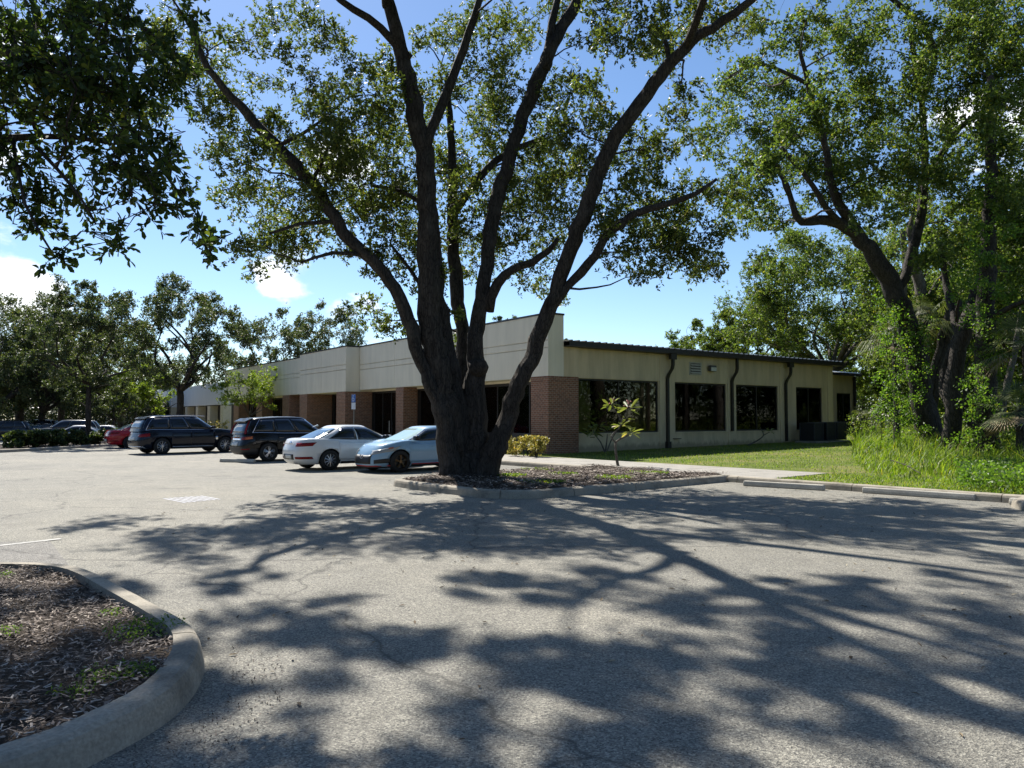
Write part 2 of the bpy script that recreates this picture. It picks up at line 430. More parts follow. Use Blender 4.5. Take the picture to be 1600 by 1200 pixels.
def smoothpath(pts, it=2, closed=False):
    pts = [np.array(p[:2], float) for p in pts]
    for _ in range(it):
        out = [] if closed else [pts[0]]
        n = len(pts)
        for i in range(n if closed else n - 1):
            a, b = pts[i], pts[(i + 1) % n]
            out += [a * .75 + b * .25, a * .25 + b * .75]
        if not closed: out.append(pts[-1])
        pts = out
    return pts

def bed(poly, name, mat, z0=.1, amp=.05):
    """mulch surface filling a polygon, with low relief"""
    bm = bmesh.new(); vs = [bm.verts.new((p[0], p[1], 0)) for p in poly]; bm.faces.new(vs)
    bmesh.ops.triangulate(bm, faces=bm.faces[:])
    for _ in range(5):
        lg = [e for e in bm.edges if e.calc_length() > .35]
        if not lg: break
        bmesh.ops.subdivide_edges(bm, edges=lg, cuts=1); bmesh.ops.triangulate(bm, faces=[f for f in bm.faces if len(f.verts) > 3])
    for v in bm.verts:
        e = 0 if v.is_boundary else 1
        v.co.z = z0 + e * (amp * .6 + amp * math.sin(v.co.x * 2.3 + 1.7 * math.sin(v.co.y * 1.9)) * .5)
    bmesh.ops.recalc_face_normals(bm, faces=bm.faces[:])
    if sum(f.normal.z for f in bm.faces) < 0: bmesh.ops.reverse_faces(bm, faces=bm.faces[:])
    me = bpy.data.meshes.new(name); bm.to_mesh(me); bm.free(); me.materials.append(mat)
    me.polygons.foreach_set('use_smooth', [True] * len(me.polygons))
    o = bpy.data.objects.new(name, me); COL.objects.link(o); return tag(o, kind='structure')

def inpoly(x, y, poly):
    c = False; n = len(poly)
    for i in range(n):
        x1, y1 = poly[i][:2]; x2, y2 = poly[i - 1][:2]
        if (y1 > y) != (y2 > y) and x < (x2 - x1) * (y - y1) / (y2 - y1) + x1: c = not c
    return c

def scatter(poly, n):
    xs = [p[0] for p in poly]; ys = [p[1] for p in poly]; out = []
    while len(out) < n:
        x, y = random.uniform(min(xs), max(xs)), random.uniform(min(ys), max(ys))
        if inpoly(x, y, poly): out.append((x, y))
    return np.array(out)

def inset(poly, d):
    """move each vertex of a closed polygon along its normal (d>0 to the left of travel)"""
    n = len(poly); out = []
    for i in range(n):
        t = poly[(i + 1) % n] - poly[i - 1]; t = t / np.linalg.norm(t); out.append(poly[i] + np.array((-t[1], t[0])) * d)
    return out

def bedz(z0, amp): return lambda x, y: z0 + amp * .6 + amp * np.sin(x * 2.3 + 1.7 * np.sin(y * 1.9)) * .5
def chips(name, poly, n, z, l=(.03, .09), w=(.008, .022), mat='chip', zj=.05):
    c2 = scatter(poly, n); ang = rng.uniform(0, 2 * math.pi, n); L = rng.uniform(*l, n); W = rng.uniform(*w, n)
    d = np.stack([np.cos(ang), np.sin(ang), rng.normal(0, .22, n)], 1); d /= np.linalg.norm(d, axis=1)[:, None]
    up = np.stack([rng.normal(0, .3, n), rng.normal(0, .3, n), np.ones(n)], 1); s = np.cross(d, up); s /= np.linalg.norm(s, axis=1)[:, None]
    zz = z(c2[:, 0], c2[:, 1]) if callable(z) else np.full(n, z)
    c = np.column_stack([c2, zz + rng.uniform(.008, .008 + zj, n)])
    V = np.empty((n, 4, 3)); d *= (L / 2)[:, None]; s *= (W / 2)[:, None]
    j = rng.uniform(.15, 1.1, (4, n, 1)); V[:, 0] = c - d * j[0] - s * j[1]; V[:, 1] = c + d * .9 - s * j[2]; V[:, 2] = c + d * j[1] + s * j[3]; V[:, 3] = c - d + s * j[2] * .5
    return tag(quads_mesh(name, V.reshape(-1, 3), 4, [(0, 1, 2, 3)], M[mat]), kind='stuff')

# near island at lower left
LLc = smoothpath([(-9.6, 7.7), (-7.2, 8.0), (-5.36, 8.07), (-4.72, 8.0), (-4.25, 7.73), (-3.52, 6.95), (-2.72, 6.10), (-2.27, 5.60), (-2.03, 5.1), (-1.9, 4.6), (-1.88, 4.2), (-1.97, 3.85), (-2.1, 3.5), (-2.7, 2.9), (-4.2, 2.6), (-9.6, 2.5)], 2, True)
kerb(LLc, 'kerb', True, .2, .17, 2.3, -1)
LLin = inset(LLc, -.19)
bed(LLin, 'planting_bed', M['mulch'], .09, .05)
chips('wood_chips', LLin, 52000, bedz(.09, .05), (.018, .07), (.006, .022), 'chip', .035)
# island of the big oak
q0, q1 = -11.7, -6.5
ISc = smoothpath([lot2(-4.2, q1), lot2(-11.0, q1), lot2(-11.75, q1 - .5), lot2(-11.9, q1 - 1.0), lot2(-11.9, q0 + 1.3), lot2(-11.6, q0 + .5), lot2(-10.9, q0), lot2(-4.2, q0)], 2)
kerb(ISc, 'kerb', False, .22, .17, 1.8, 1)
ISp = ISc + [np.array(lot2(-4.26, q0)), np.array(lot2(-4.26, q1))]
ISin = [p + (np.array(lot2(-8, -9)) - p) * .045 for p in ISp[:-2]] + ISp[-2:]
bed(ISin, 'planting_bed', M['mulch'], .13, .07)
chips('wood_chips', ISin, 11000, bedz(.13, .07), (.04, .14), (.015, .05), 'chip', .04)
# kerbs along sidewalk and lawn
kerb([lot2(-4.48, q1), lot2(-4.48, 30)], 'kerb', False, .2, .16, 3, -1)
kerb([lot2(-4.48, -33), lot2(-4.48, q0)], 'kerb', False, .22, .16, 3, -1)
kerb([lot2(-4.5, -18.3), lot2(-5.1, -18.35), lot2(-5.7, -18.7), lot2(-5.9, -19.3), lot2(-5.9, -33)], 'kerb', False, .22, .16, 3, 1)
apron = MB(); apron.prism([lot2(-4.3, -33), lot2(-1.25, -33), lot2(-1.25, -12.92), lot2(-4.3, -12.92)], -.05, .135)
tag(apron.build('lawn_strip', M['lawn']), kind='structure')
isl = MB(); isl.prism([lot2(-5.7, -33), lot2(-4.45, -33), lot2(-4.45, -18.5), lot2(-5.0, -18.55), lot2(-5.6, -19.0)], -.05, .12)
tag(isl.build('lawn_strip', M['lawn']), kind='structure')
# hedge island far left
HI = smoothpath([(-31, 35.8), (-25.2, 35.8), (-24.2, 37), (-23.6, 45), (-22.9, 52), (-27.5, 55), (-30.5, 42)], 2, True)
kerb(HI, 'kerb', True, .2, .15, 3, 1)
bed(inset(HI, .17), 'planting_bed', M['mulch'], .06, .03)

# painted marks
st = MB()
c0, c1, c2_, c3 = gnd(252, 779), gnd(287, 786), gnd(318, 774.6), gnd(348, 780)
for k in range(8):
    t0 = k / 8 + .015; t1 = t0 + .07
    A = c0 + (c2_ - c0) * t0; B_ = c1 + (c3 - c1) * t0; C_ = c1 + (c3 - c1) * t1; D = c0 + (c2_ - c0) * t1
    st.add([(*A[:2], .004), (*B_[:2], .004), (*C_[:2], .004), (*D[:2], .004)], [(0, 1, 2, 3)])
tag(st.build('painted_hatching', M['worn'], fix=False), kind='structure')
ln = MB(); A = gnd(-80, 862); B_ = gnd(95, 842.5); d = (B_ - A) / np.linalg.norm(B_ - A); n_ = np.array((-d[1], d[0], 0)) * .05
ln.add([A - n_ + (0, 0, .008), B_ - n_ + (0, 0, .008), B_ + n_ + (0, 0, .008), A + n_ + (0, 0, .008)], [(0, 1, 2, 3)])
tag(ln.build('painted_line', M['line'], fix=False), kind='structure')
for i, (p, q) in enumerate([(-8.2, -1.45), (-8.2, 2.9), (-8.6, 8.2), (-8.6, 11.4)]):
    l2 = MB(); l2.add([(*lot2(p - 2.6, q - .05), .004), (*lot2(p + 2.6, q - .05), .004), (*lot2(p + 2.6, q + .05), .004), (*lot2(p - 2.6, q + .05), .004)], [(0, 1, 2, 3)])
    tag(l2.build('painted_line', M['line'], fix=False), kind='structure')

# wheel stops
def wheel_stop(A, B_, label):
    A = np.array(A[:2]); B_ = np.array(B_[:2]); L = np.linalg.norm(B_ - A); mid = (A + B_) / 2; d = (B_ - A) / L
    mb = MB(); sec = [(-.09, .0), (.09, .0), (.085, .06), (.06, .125), (-.06, .125), (-.085, .06)]
    mb.extr(sec, 0, -L / 2, L / 2)
    o = mb.build('wheel_stop', M['stop']); o.location = (mid[0], mid[1], .004); o.rotation_euler = (0, 0, math.atan2(d[1], d[0]))
    b = o.modifiers.new('bev', 'BEVEL'); b.width = .018; b.segments = 2
    return tag(o, label, 'wheel stop', 'concrete wheel stops')
wheel_stop(gnd(1163, 759), gnd(1288, 766.5), 'pale concrete wheel stop nearest the end of the oak island kerb')
wheel_stop(gnd(1349, 770), gnd(1525, 782), 'long concrete wheel stop in front of the weedy grass')
wheel_stop(gnd(1580, 788), gnd(1730, 803), 'concrete wheel stop cut off by the right edge beside the kerb nose')
wheel_stop(gnd(345, 722), gnd(398, 723), 'concrete wheel stop behind the black SUV with flower-shaped wheels')

# ================================================================= OFFICE BUILDING
PB = R(36)
def bldg2w(x, y): return np.array((CB[0] + x * math.cos(PB) - y * math.sin(PB), CB[1] + x * math.sin(PB) + y * math.cos(PB)))
off = thing('office_building', 'long single-storey cream stucco office with brick pillars and a tall parapet at its corner', 'building', (CB[0], CB[1], 0), PB)

def wall_run(mb, axis, c0, c1, s0, s1, z0, z1, ops):
    """wall slab along s with rectangular openings (s0,s1,z0,z1); c0..c1 is its thickness"""
    def bx(a, b, e, f):
        if axis == 0: mb.box(a, b, c0, c1, e, f)
        else: mb.box(c0, c1, a, b, e, f)
    cur = s0
    for a, b, e, f in sorted(ops):
        bx(cur, a, z0, z1); bx(a, b, z0, e); bx(a, b, f, z1); cur = b
    bx(cur, s1, z0, z1)

# --- right-hand facade
WINS = [(1.74, 6.8), (7.95, 11.8), (12.6, 16.2), (17.9, 20.45)]
w = MB(); wall_run(w, 0, .14, .34, 1.682, 21.6, -.3, 4.86, [(a, b, 1.0, 3.4) for a, b in WINS])
for a, b in [(1.683, 1.735), (6.86, 7.9), (11.9, 12.5), (16.35, 17.4), (21.0, 21.55)]:
    w.box(a, b, .105, .138, -.3, 4.7)
w.box(21.4, 21.6, .342, 48.6, -.3, 4.86); w.box(.9, 21.398, 48.4, 48.6, -.3, 4.86)
w.build('wall', M['stucco'], off)
w = MB()                                            # thin raised band over the windows
for a, b in [(1.74, 6.855), (7.905, 11.895), (12.505, 16.345), (17.405, 20.995)]:
    w.box(a, b, .118, .139, 3.42, 4.7)
w.build('wall_panel', M['stucco'], off)
bk = MB(); bk.box(.05, 1.68, .0, .9, -.3, 3.44); bk.box(.0, .05, .0, 1.2, -.3, 3.44); bk.box(.05, .85, .9, 1.2, -.3, 3.44)
bk.build('pillar', M['brick'], off)
for z0, z1 in ((3.18, 3.435), (.98, 1.14)):         # soldier courses
    sc_ = MB()
    for k in range(22): sc_.box(.02 + k * .0755, .082 + k * .0755, -.012, -.001, z0, z1)
    for k in range(15): sc_.box(-.012, -.001, .02 + k * .0775, .085 + k * .0775, z0, z1)
    sc_.build('soldier_course', M['brick'], off)

def window_r(s0, s1, z0, z1, y, nmull, blinds, parent, axis=0):
    fr = MB(); t = .07
    def bx(mb, a, b, e, f, d0, d1):
        if axis == 0: mb.box(a, b, y + d0, y + d1, e, f)
        else: mb.box(y + d0, y + d1, a, b, e, f)
    bx(fr, s0, s1, z1 - t, z1, 0, .08); bx(fr, s0, s1, z0, z0 + t, 0, .08)
    bx(fr, s0, s0 + t, z0 + t, z1 - t, 0, .08); bx(fr, s1 - t, s1, z0 + t, z1 - t, 0, .08)
    for k in range(1, nmull):
        c = s0 + (s1 - s0) * k / nmull; bx(fr, c - .03, c + .03, z0 + t, z1 - t, .004, .076)
    wn = fr.build('window', M['dark'], parent)
    pn = MB(); bx(pn, s0 + t, s1 - t, z0 + t, z1 - t, .035, .041); pn.build('pane', M['pane'] if axis == 0 else M['pane2'], wn)
    for a, b in blinds:
        bl = MB(); k = s0 + (s1 - s0) * a
        while k < s0 + (s1 - s0) * b: bx(bl, k, k + .083, z0 + .1, z1 - .1, .16, .168); k += .09
        bl.build('blind', M['blind'], wn)
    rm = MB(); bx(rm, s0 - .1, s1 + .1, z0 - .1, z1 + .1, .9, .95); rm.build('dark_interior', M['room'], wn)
    return wn
BL4 = [[(.02, .17), (.74, .9)], [], [(.72, .9)], [(.1, .3), (.55, .85)]]
for (a, b), nm, bl in zip(WINS, (2, 1, 2, 2), BL4): window_r(a, b, 1.0, 3.4, .2, nm, bl, off)
for a, b in WINS:
    sl = MB(); sl.box(a + .01, b - .01, .1, .198, .94, .998); sl.build('window_sill', M['stucco'], off)

# roof: metal sheet with standing ribs, dark eave trim
rf = MB(); rf.extr([(-.32, 4.93), (-.32, 4.955), (24, 5.4), (48.9, 4.93), (48.9, 4.9), (24, 5.37)], 0, .86, 21.95)
for k in range(53):
    x = 1.0 + k * .4; rf.extr([(-.33, 4.957), (-.33, 5.005), (24, 5.45), (24, 5.402)], 0, x, x + .05)
rf.build('roof', M['roof'], off)
ev = MB(); ev.box(.9, 21.97, -.36, -.325, 4.72, 4.95); ev.box(.9, 21.97, -.324, .135, 4.72, 4.76); ev.box(21.96, 22.0, -.36, 20, 4.72, 4.95)
for k in range(53): ev.box(1.0 + k * .4, 1.05 + k * .4, -.375, -.361, 4.9, 5.0)
ev.build('gutter', M['dark'], off)

def downspout(x, zb, head, y=.03, parent=off):
    d = MB(); r = .07
    if head: d.prism([(x - .1, y - .33), (x + .3, y - .33), (x + .3, y - .16), (x - .1, y - .16)], 4.45, 4.72)
    xo = x + .1
    pts = [(xo, y - .25, 4.7), (xo, y - .25, 4.2), (xo - .02, y - .22, 4.02), (x, y - .06, 3.72), (x - .01, y, 3.55), (x - .01, y, zb)]
    for i in range(5):
        a, b = np.array(pts[i]), np.array(pts[i + 1])
        V = [(p[0] + sx * r, p[1] + sy * r * .8, p[2]) for p in (a, b) for sx, sy in ((-1, -1), (1, -1), (1, 1), (-1, 1))]
        d.add(V, [(0, 1, 2, 3), (4, 5, 6, 7), (0, 1, 5, 4), (1, 2, 6, 5), (2, 3, 7, 6), (3, 0, 4, 7)])
    if zb < .4: d.box(x - .13, x + .12, y - .1, y + .07, zb - .2, zb + .25)
    o = d.build('downspout', M['dark'], parent); return o
downspout(7.33, .3, True); downspout(12.15, 1.0, False); downspout(16.8, .4, True)
vt = MB(); vt.box(8.95, 9.85, .085, .117, 3.78, 4.42)
ve = vt.build('wall_vent', M['vent'], off)
vd = MB(); vd.box(9.03, 9.77, .078, .084, 3.84, 4.36); vd.build('vent_opening', M['black'], ve)
vs_ = MB()
for k in range(4): vs_.extr([(.03, 3.85 + k * .13), (.077, 3.93 + k * .13), (.077, 3.945 + k * .13), (.03, 3.865 + k * .13)], 0, 9.03, 9.77)
vs_.build('vent_louvre', M['vent'], ve)
fl = MB(); fl.bevbox(10.3, 10.75, -.13, .05, 4.0, 4.3, .03); fl.box(10.45, 10.6, .05, .116, 4.1, 4.22); fo = fl.build('floodlight', M['lamp'], off)
fl = MB(); fl.box(10.33, 10.72, -.137, -.131, 4.02, 4.2); fl.build('lens', M['lens'], fo)
sp_ = MB(); sp_.box(7.75, 8.2, -.02, .1, .66, .69); sp_.build('faucet_pipe', M['dark'], off)

# --- fascia and parapet along the front
def fascia_prof(x0, x1, z0=3.3, z1=6.05):
    return [(x0, z0), (x0, 4.62), (x0 + .03, 4.63), (x0 + .03, 4.66), (x0, 4.67), (x0, 4.93), (x0 + .03, 4.94), (x0 + .03, 4.97), (x0, 4.98), (x0, z1), (x1, z1), (x1, z0)]
def fascia_run(x0, x1, y0, y1, z0, n):
    mb = MB(); L = (y1 - y0) / n
    for k in range(n): mb.extr(fascia_prof(x0, x1, z0), 1, y0 + L * k + (.008 if k else 0), y0 + L * (k + 1) - (.008 if k < n - 1 else 0))
    mb.box(x0 + .03, x1 - .03, y0 + .05, y1 - .05, z0 + .02, 6.0)
    f = mb.build('fascia', M['fascia'], off)
    c = MB(); c.box(x0 - .03, x1 + .03, y0 - .03, y1 + .03, 6.052, 6.13); c.build('coping', M['dark'], off)
fascia_run(0, .85, 0, 18.66, 3.44, 4)
fascia_run(-.9, .85, 18.7, 26.56, 3.3, 2)
fascia_run(0, .85, 26.6, 48.6, 3.44, 5)
cb = MB(); cb.box(.852, 1.68, .0, .6, 3.442, 4.715); cb.box(.852, 1.15, .6, 48, 3.442, 4.85); cb.build('corner_block', M['stucco'], off)
sf = MB(); sf.box(.852, 1.4, 1.22, 48.4, 3.30, 3.43); sf.box(.0, .85, 1.22, 18.6, 3.40, 3.437); sf.box(.0, .85, 26.62, 48.4, 3.40, 3.437); sf.build('soffit', M['fascia'], off)
# brick pillars of the front
for x0, y0, y1 in [(0, 6.6, 7.6), (0, 12.9, 13.8), (-.9, 18.75, 20.1), (-.9, 25.1, 26.5), (0, 31.1, 32.6), (0, 37.5, 39), (0, 44, 45.5)]:
    b_ = MB(); b_.box(x0, .9, y0, y1, -.3, 3.395 if x0 == 0 else 3.295); b_.build('pillar', M['brick'], off)
# glazing behind the pillars
back = MB(); wall_run(back, 1, .95, 1.1, .9, 48.4, -.3, 3.3, [(1.3, 6.4, .9, 3.25), (7.75, 12.75, .9, 3.25), (13.95, 18.6, .1, 3.25), (20.25, 24.95, .9, 3.25), (26.7, 30.9, .1, 3.25), (32.75, 37.3, .9, 3.25), (39.2, 43.8, .9, 3.25)])
back.build('wall', M['dark'], off)
window_r(1.3, 6.4, .9, 3.25, .97, 4, [(.1, .24), (.3, .72), (.78, .97)], off, 1)
window_r(7.75, 12.75, .9, 3.25, .97, 3, [(.72, .95)], off, 1)
window_r(20.25, 24.95, .9, 3.25, .97, 3, [(.1, .3)], off, 1)
window_r(32.75, 37.3, .9, 3.25, .97, 3, [(.3, .6)], off, 1)
window_r(39.2, 43.8, .9, 3.25, .97, 3, [(.3, .6)], off, 1)
for y0, y1 in ((13.95, 18.6), (26.7, 30.9)):         # glazed entrances
    wn = window_r(y0, y1, .1, 3.25, .97, 4, [(.05, .2)], off, 1); wn.name = 'entrance_door'
    hd = MB(); hd.tube([(.9, (y0 + y1) / 2 + .1, .8), (.9, (y0 + y1) / 2 + .1, 1.5)], [.02, .02]); hd.build('handle', M['alloy'], wn)

# --- detached wing seen past the corner of the office
def wedge(px, Y): return at(px, 653, Y)[:2]
rw = thing('rear_office', 'small part of a second cream office with white metal roof beyond the right end', 'building', (*bldg2w(31.65, 6.95), 0), PB)
b_ = MB(); wall_run(b_, 0, 0, .2, -1.5, 4.35, -.3, 5.0, [(1.8, 3.75, 1.35, 3.55)]); b_.box(4.15, 4.35, .202, 14, -.3, 5.0); b_.build('wall', M['stucco'], rw)
window_r(1.8, 3.75, 1.35, 3.55, .06, 2, [(.55, .8)], rw)
b_ = MB(); b_.extr([(-.4, 5.05), (-.4, 5.08), (6, 5.9), (6, 5.87)], 0, -1.5, 4.6)
for k in range(14): b_.extr([(-.41, 5.082), (-.41, 5.13), (6, 5.95), (6, 5.9)], 0, -1.4 + k * .44, -1.35 + k * .44)
b_.build('roof', M['fasc2'], rw)
b_ = MB(); b_.box(-1.5, 4.62, -.44, -.402, 4.86, 5.07); b_.build('gutter', M['dark'], rw)
b_ = MB(); b_.box(4.05, 4.2, -.2, -.02, 1.0, 4.85); b_.build('downspout', M['dark'], rw)
b_ = MB(); b_.box(4.04, 4.21, -.22, -.02, .2, .99); b_.build('boot_pipe', M['fasc2'], rw)

# --- next building further along the row, at left
lb0 = np.array((-34.8, 91.0))
lb = thing('neighbour_office', 'distant office with a white fascia band half hidden behind the parking lot trees', 'building', (lb0[0], lb0[1], 0), PB)
b_ = MB(); b_.box(0, .8, 0, 24, 3.3, 6.0); b_.box(-.9, .8, 24.02, 33, 3.2, 6.0); b_.box(0, .8, 33.02, 60, 3.3, 6.0); b_.box(-.9, .8, 60.02, 70, 3.2, 6.0); b_.box(0, .8, 70.02, 120, 3.3, 6.0)
b_.box(.802, 18, 0, .3, 3.3, 6.0); b_.build('fascia', M['fasc2'], lb)
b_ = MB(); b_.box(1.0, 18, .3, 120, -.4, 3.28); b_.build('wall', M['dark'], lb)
for y in (0, 6, 12, 18, 24.1, 31.5, 38, 44, 50, 60.1, 68, 76, 84, 92, 100):
    b_ = MB(); b_.box(-.85 if y in (24.1, 31.5, 60.1, 68) else 0.02, .99, y + .05, y + 1.3, -.4, 3.19); b_.build('pillar', M['blind'], lb)
b_ = MB(); b_.box(1, 18, .31, 120, 6.0, 6.1); b_.build('roof', M['roof'], lb)

# ================================================================= AIR CONDITIONERS
def air_con(loc, rz, label, s=1.0):
    r = thing('air_conditioner', label, 'air conditioner', loc, rz, 'air conditioner units by the wall')
    w_, h_ = .42 * s, .98 * s
    c = MB(); c.box(-w_ + .02, w_ - .02, -w_ + .02, w_ - .02, .03, h_ - .05); c.build('coil', M['acd'], r)
    c = MB()
    for sx in (-1, 1):
        for sy in (-1, 1): c.bevbox(sx * w_ - .03, sx * w_ + .03, sy * w_ - .03, sy * w_ + .03, 0, h_ - .05, .01)
    c.bevbox(-w_ - .03, w_ + .03, -w_ - .03, w_ + .03, 0, .06, .01)
    c.build('casing', M['ac'], r)
    c = MB()
    for k in range(15):
        z = .1 + k * (h_ - .2) / 14
        for sgn in (-1, 1):
            c.box(-w_ + .03, w_ - .03, sgn * w_ - .012, sgn * w_ + .012, z, z + .022); c.box(sgn * w_ - .012, sgn * w_ + .012, -w_ + .03, w_ - .03, z, z + .022)
    c.build('louvre', M['ac'], r)
    c = MB(); c.bevbox(-w_ - .035, w_ + .035, -w_ - .035, w_ + .035, h_ - .049, h_ + .0, .015); tp = c.build('top_cover', M['ac'], r)
    c = MB()
    for rr in (.08, .16, .24, .32): c.lathe([(rr * s, h_ + .004), (rr * s + .012, h_ + .016), (rr * s + .024, h_ + .004)], 20, 'z')
    c.build('fan_guard', M['alloyd'], tp)
    return r
def acw(x, y): w2 = bldg2w(x, y); return (w2[0], w2[1], float(lawnz(*w2)) + .1)
for x, y, lb_ in ((17.55, -1.0, 'dark louvred air conditioner nearest the downspout under the last window'), (18.75, -1.0, 'middle dark louvred air conditioner of three on the concrete pad'), (19.8, -1.0, 'dark louvred air conditioner at the right end of the concrete pad')):
    air_con(acw(x, y), PB, lb_)
pd = MB(); pd.box(16.9, 20.5, -1.8, -.4, 0, .42)
po = pd.build('equipment_pad', M['walk']); po.location = (CB[0], CB[1], 0); po.rotation_euler = (0, 0, PB)
tag(po, 'low concrete pad carrying three air conditioners beside the office wall', 'concrete pad')
mt = MB(); mt.bevbox(16.95, 17.5, -.4, -.2, .95, 1.15, .03)
for x, lb_ in ((2.35, 'dark air conditioner under the far small window of the second office'), (3.35, 'dark air conditioner beside the white boot pipe of the second office')):
    p_ = np.array(bldg2w(31.65, 6.95)) + np.array((math.cos(PB), math.sin(PB))) * x + np.array((math.sin(PB), -math.cos(PB))) * .8
    air_con((p_[0], p_[1], .5), PB, lb_, .95)

# ================================================================= SIGN
sg = gnd(553, 690, .12); sY = 35.9; sb = at(553, 653, sY)
sgn = thing('parking_sign', 'blue and white accessible parking sign on a thin post before the brick pillars', 'sign', (sb[0], sb[1], 0), R(-50))
b_ = MB(); b_.box(-.03, .03, -.02, .02, 0, 2.8); b_.build('post', M['post'], sgn)
b_ = MB(); b_.bevbox(-.19, .19, -.036, -.022, 2.41, 2.78, .004); pl_ = b_.build('blue_panel', M['signblue'], sgn)
b_ = MB(); b_.lathe([(.0, 0), (.035, 0), (.035, .004), (0, .004)], 12, 'y', (-.02, -.043, 2.72))
b_.tube([(-.02, -.04, 2.69), (-.01, -.04, 2.6), (.06, -.04, 2.6), (.09, -.04, 2.5)], [.014] * 4, 6)
b_.tube([(-.02 + .095 * math.cos(t), -.04, 2.55 + .085 * math.sin(t)) for t in np.linspace(2.0, 5.9, 12)], [.012] * 12, 6)
b_.build('wheelchair_symbol', M['signwhite'], pl_)
b_ = MB(); b_.bevbox(-.19, .19, -.036, -.022, 2.08, 2.39, .004); b_.build('white_panel', M['signwhite'], sgn)
# ================================================================= CARS
def pchip(pts):
    xs = np.array([p[0] for p in pts]); ys = np.array([p[1] for p in pts])
    def f(x):
        i = int(np.clip(np.searchsorted(xs, x) - 1, 0, len(xs) - 2))
        t = min(1, max(0, (x - xs[i]) / (xs[i + 1] - xs[i]))); h = xs[i + 1] - xs[i]
        def sl(j):
            if j <= 0: return (ys[1] - ys[0]) / (xs[1] - xs[0])
            if j >= len(xs) - 1: return (ys[-1] - ys[-2]) / (xs[-1] - xs[-2])
            a = (ys[j] - ys[j - 1]) / (xs[j] - xs[j - 1]); b = (ys[j + 1] - ys[j]) / (xs[j + 1] - xs[j])
            return 0 if a * b <= 0 else 2 * a * b / (a + b)
        m0, m1 = sl(i) * h, sl(i + 1) * h
        return ys[i] * (2 * t**3 - 3 * t**2 + 1) + m0 * (t**3 - 2 * t**2 + t) + ys[i + 1] * (-2 * t**3 + 3 * t**2) + m1 * (t**3 - t**2)
    return f

class Car:
    def __init__(s, S):
        s.S = S; s.deck = pchip(S['deck']); s.W = S['W'] / 2
        s.wf = pchip(S['wprof']); s.fi = pchip(S['front']); s.ri = pchip(S['rear'])
        s.gf = pchip(S['gfront']); s.gr = pchip(S['grear']); s.gw = pchip(S['gw']); s.roof = pchip(S['roof'])
        s.nb = S.get('nb', 5.0); s.ng = S.get('ng', 5.5); s.zb = S.get('zb', .2)
    def ring(s, t): return s.gx(s.fi(t), s.ri(t)), s.W * s.wf(t)
    def gx(s, f, r): return ((f + r) / 2, (f - r) / 2)
    def bz(s, x, t): return s.zb + t * (s.deck(x) - s.zb)
    def body_side(s, x, t, sd):
        (c, a), w = s.ring(t); y = w * (1 - min(1, abs((x - c) / a)) ** s.nb) ** (1 / s.nb)
        return np.array((x, sd * y, s.bz(x, t)))
    def body_end(s, y, t, sd):
        (c, a), w = s.ring(t); x = c + sd * a * (1 - min(1, abs(y / w)) ** s.nb) ** (1 / s.nb)
        return np.array((x, y, s.bz(x, t)))
    def gring(s, t): return s.gx(s.gf(t), s.gr(t)), s.W * s.gw(t)
    def gzz(s, x, t):
        d = s.deck(x) - .03; return d + t * (s.roof(x) - d)
    def gh_side(s, fr, t, sd):
        (c, a), w = s.gring(t); x = c - a + 2 * a * fr
        y = w * (1 - min(1, abs((x - c) / a)) ** s.ng) ** (1 / s.ng)
        return np.array((x, sd * y, s.gzz(x, t)))
    def gh_end(s, f, t, sd):
        (c, a), w = s.gring(t); y = f * w; x = c + sd * a * (1 - min(1, abs(f)) ** s.ng) ** (1 / s.ng)
        return np.array((x, y, s.gzz(x, t)))
    def patch(s, fn, u0, u1, t0, t1, nu, nv, off):
        """fn(u,t) surface; u0/u1 may be functions of t; grid moved outward by off, with a rim back to the surface"""
        P_ = [[None] * (nu + 1) for _ in range(nv + 1)]; Q = [[None] * (nu + 1) for _ in range(nv + 1)]
        ev = lambda z, q: z(q) if callable(z) else z
        for j in range(nv + 1):
            q = j / nv; 
            for i in range(nu + 1):
                uu = ev(u0, q) + (ev(u1, q) - ev(u0, q)) * i / nu
                a, b = ev(t0, i / nu), ev(t1, i / nu); t = a + (b - a) * q
                p = fn(uu, t); e = 1e-3
                du = fn(uu + e, t) - fn(uu - e, t); dt = fn(uu, t + e) - fn(uu, t - e)
                n = np.cross(du, dt); n = n / (np.linalg.norm(n) + 1e-12)
                if np.dot(n, p - np.array((0, 0, .6))) < 0: n = -n
                P_[j][i] = p + n * off; Q[j][i] = p - n * .01
        V = []; Fs = []; w = nu + 1
        for r in P_: V += r
        for j in range(nv):
            for i in range(nu): Fs.append((j * w + i, j * w + i + 1, (j + 1) * w + i + 1, (j + 1) * w + i))
        rim = [(0, i) for i in range(nu + 1)] + [(j, nu) for j in range(1, nv + 1)] + [(nv, i) for i in range(nu - 1, -1, -1)] + [(j, 0) for j in range(nv - 1, 0, -1)]
        o = len(V); m = len(rim); V += [Q[j][i] for j, i in rim]
        for k in range(m):
            a, b = rim[k], rim[(k + 1) % m]
            Fs.append((a[0] * w + a[1], b[0] * w + b[1], o + (k + 1) % m, o + k))
        return V, Fs

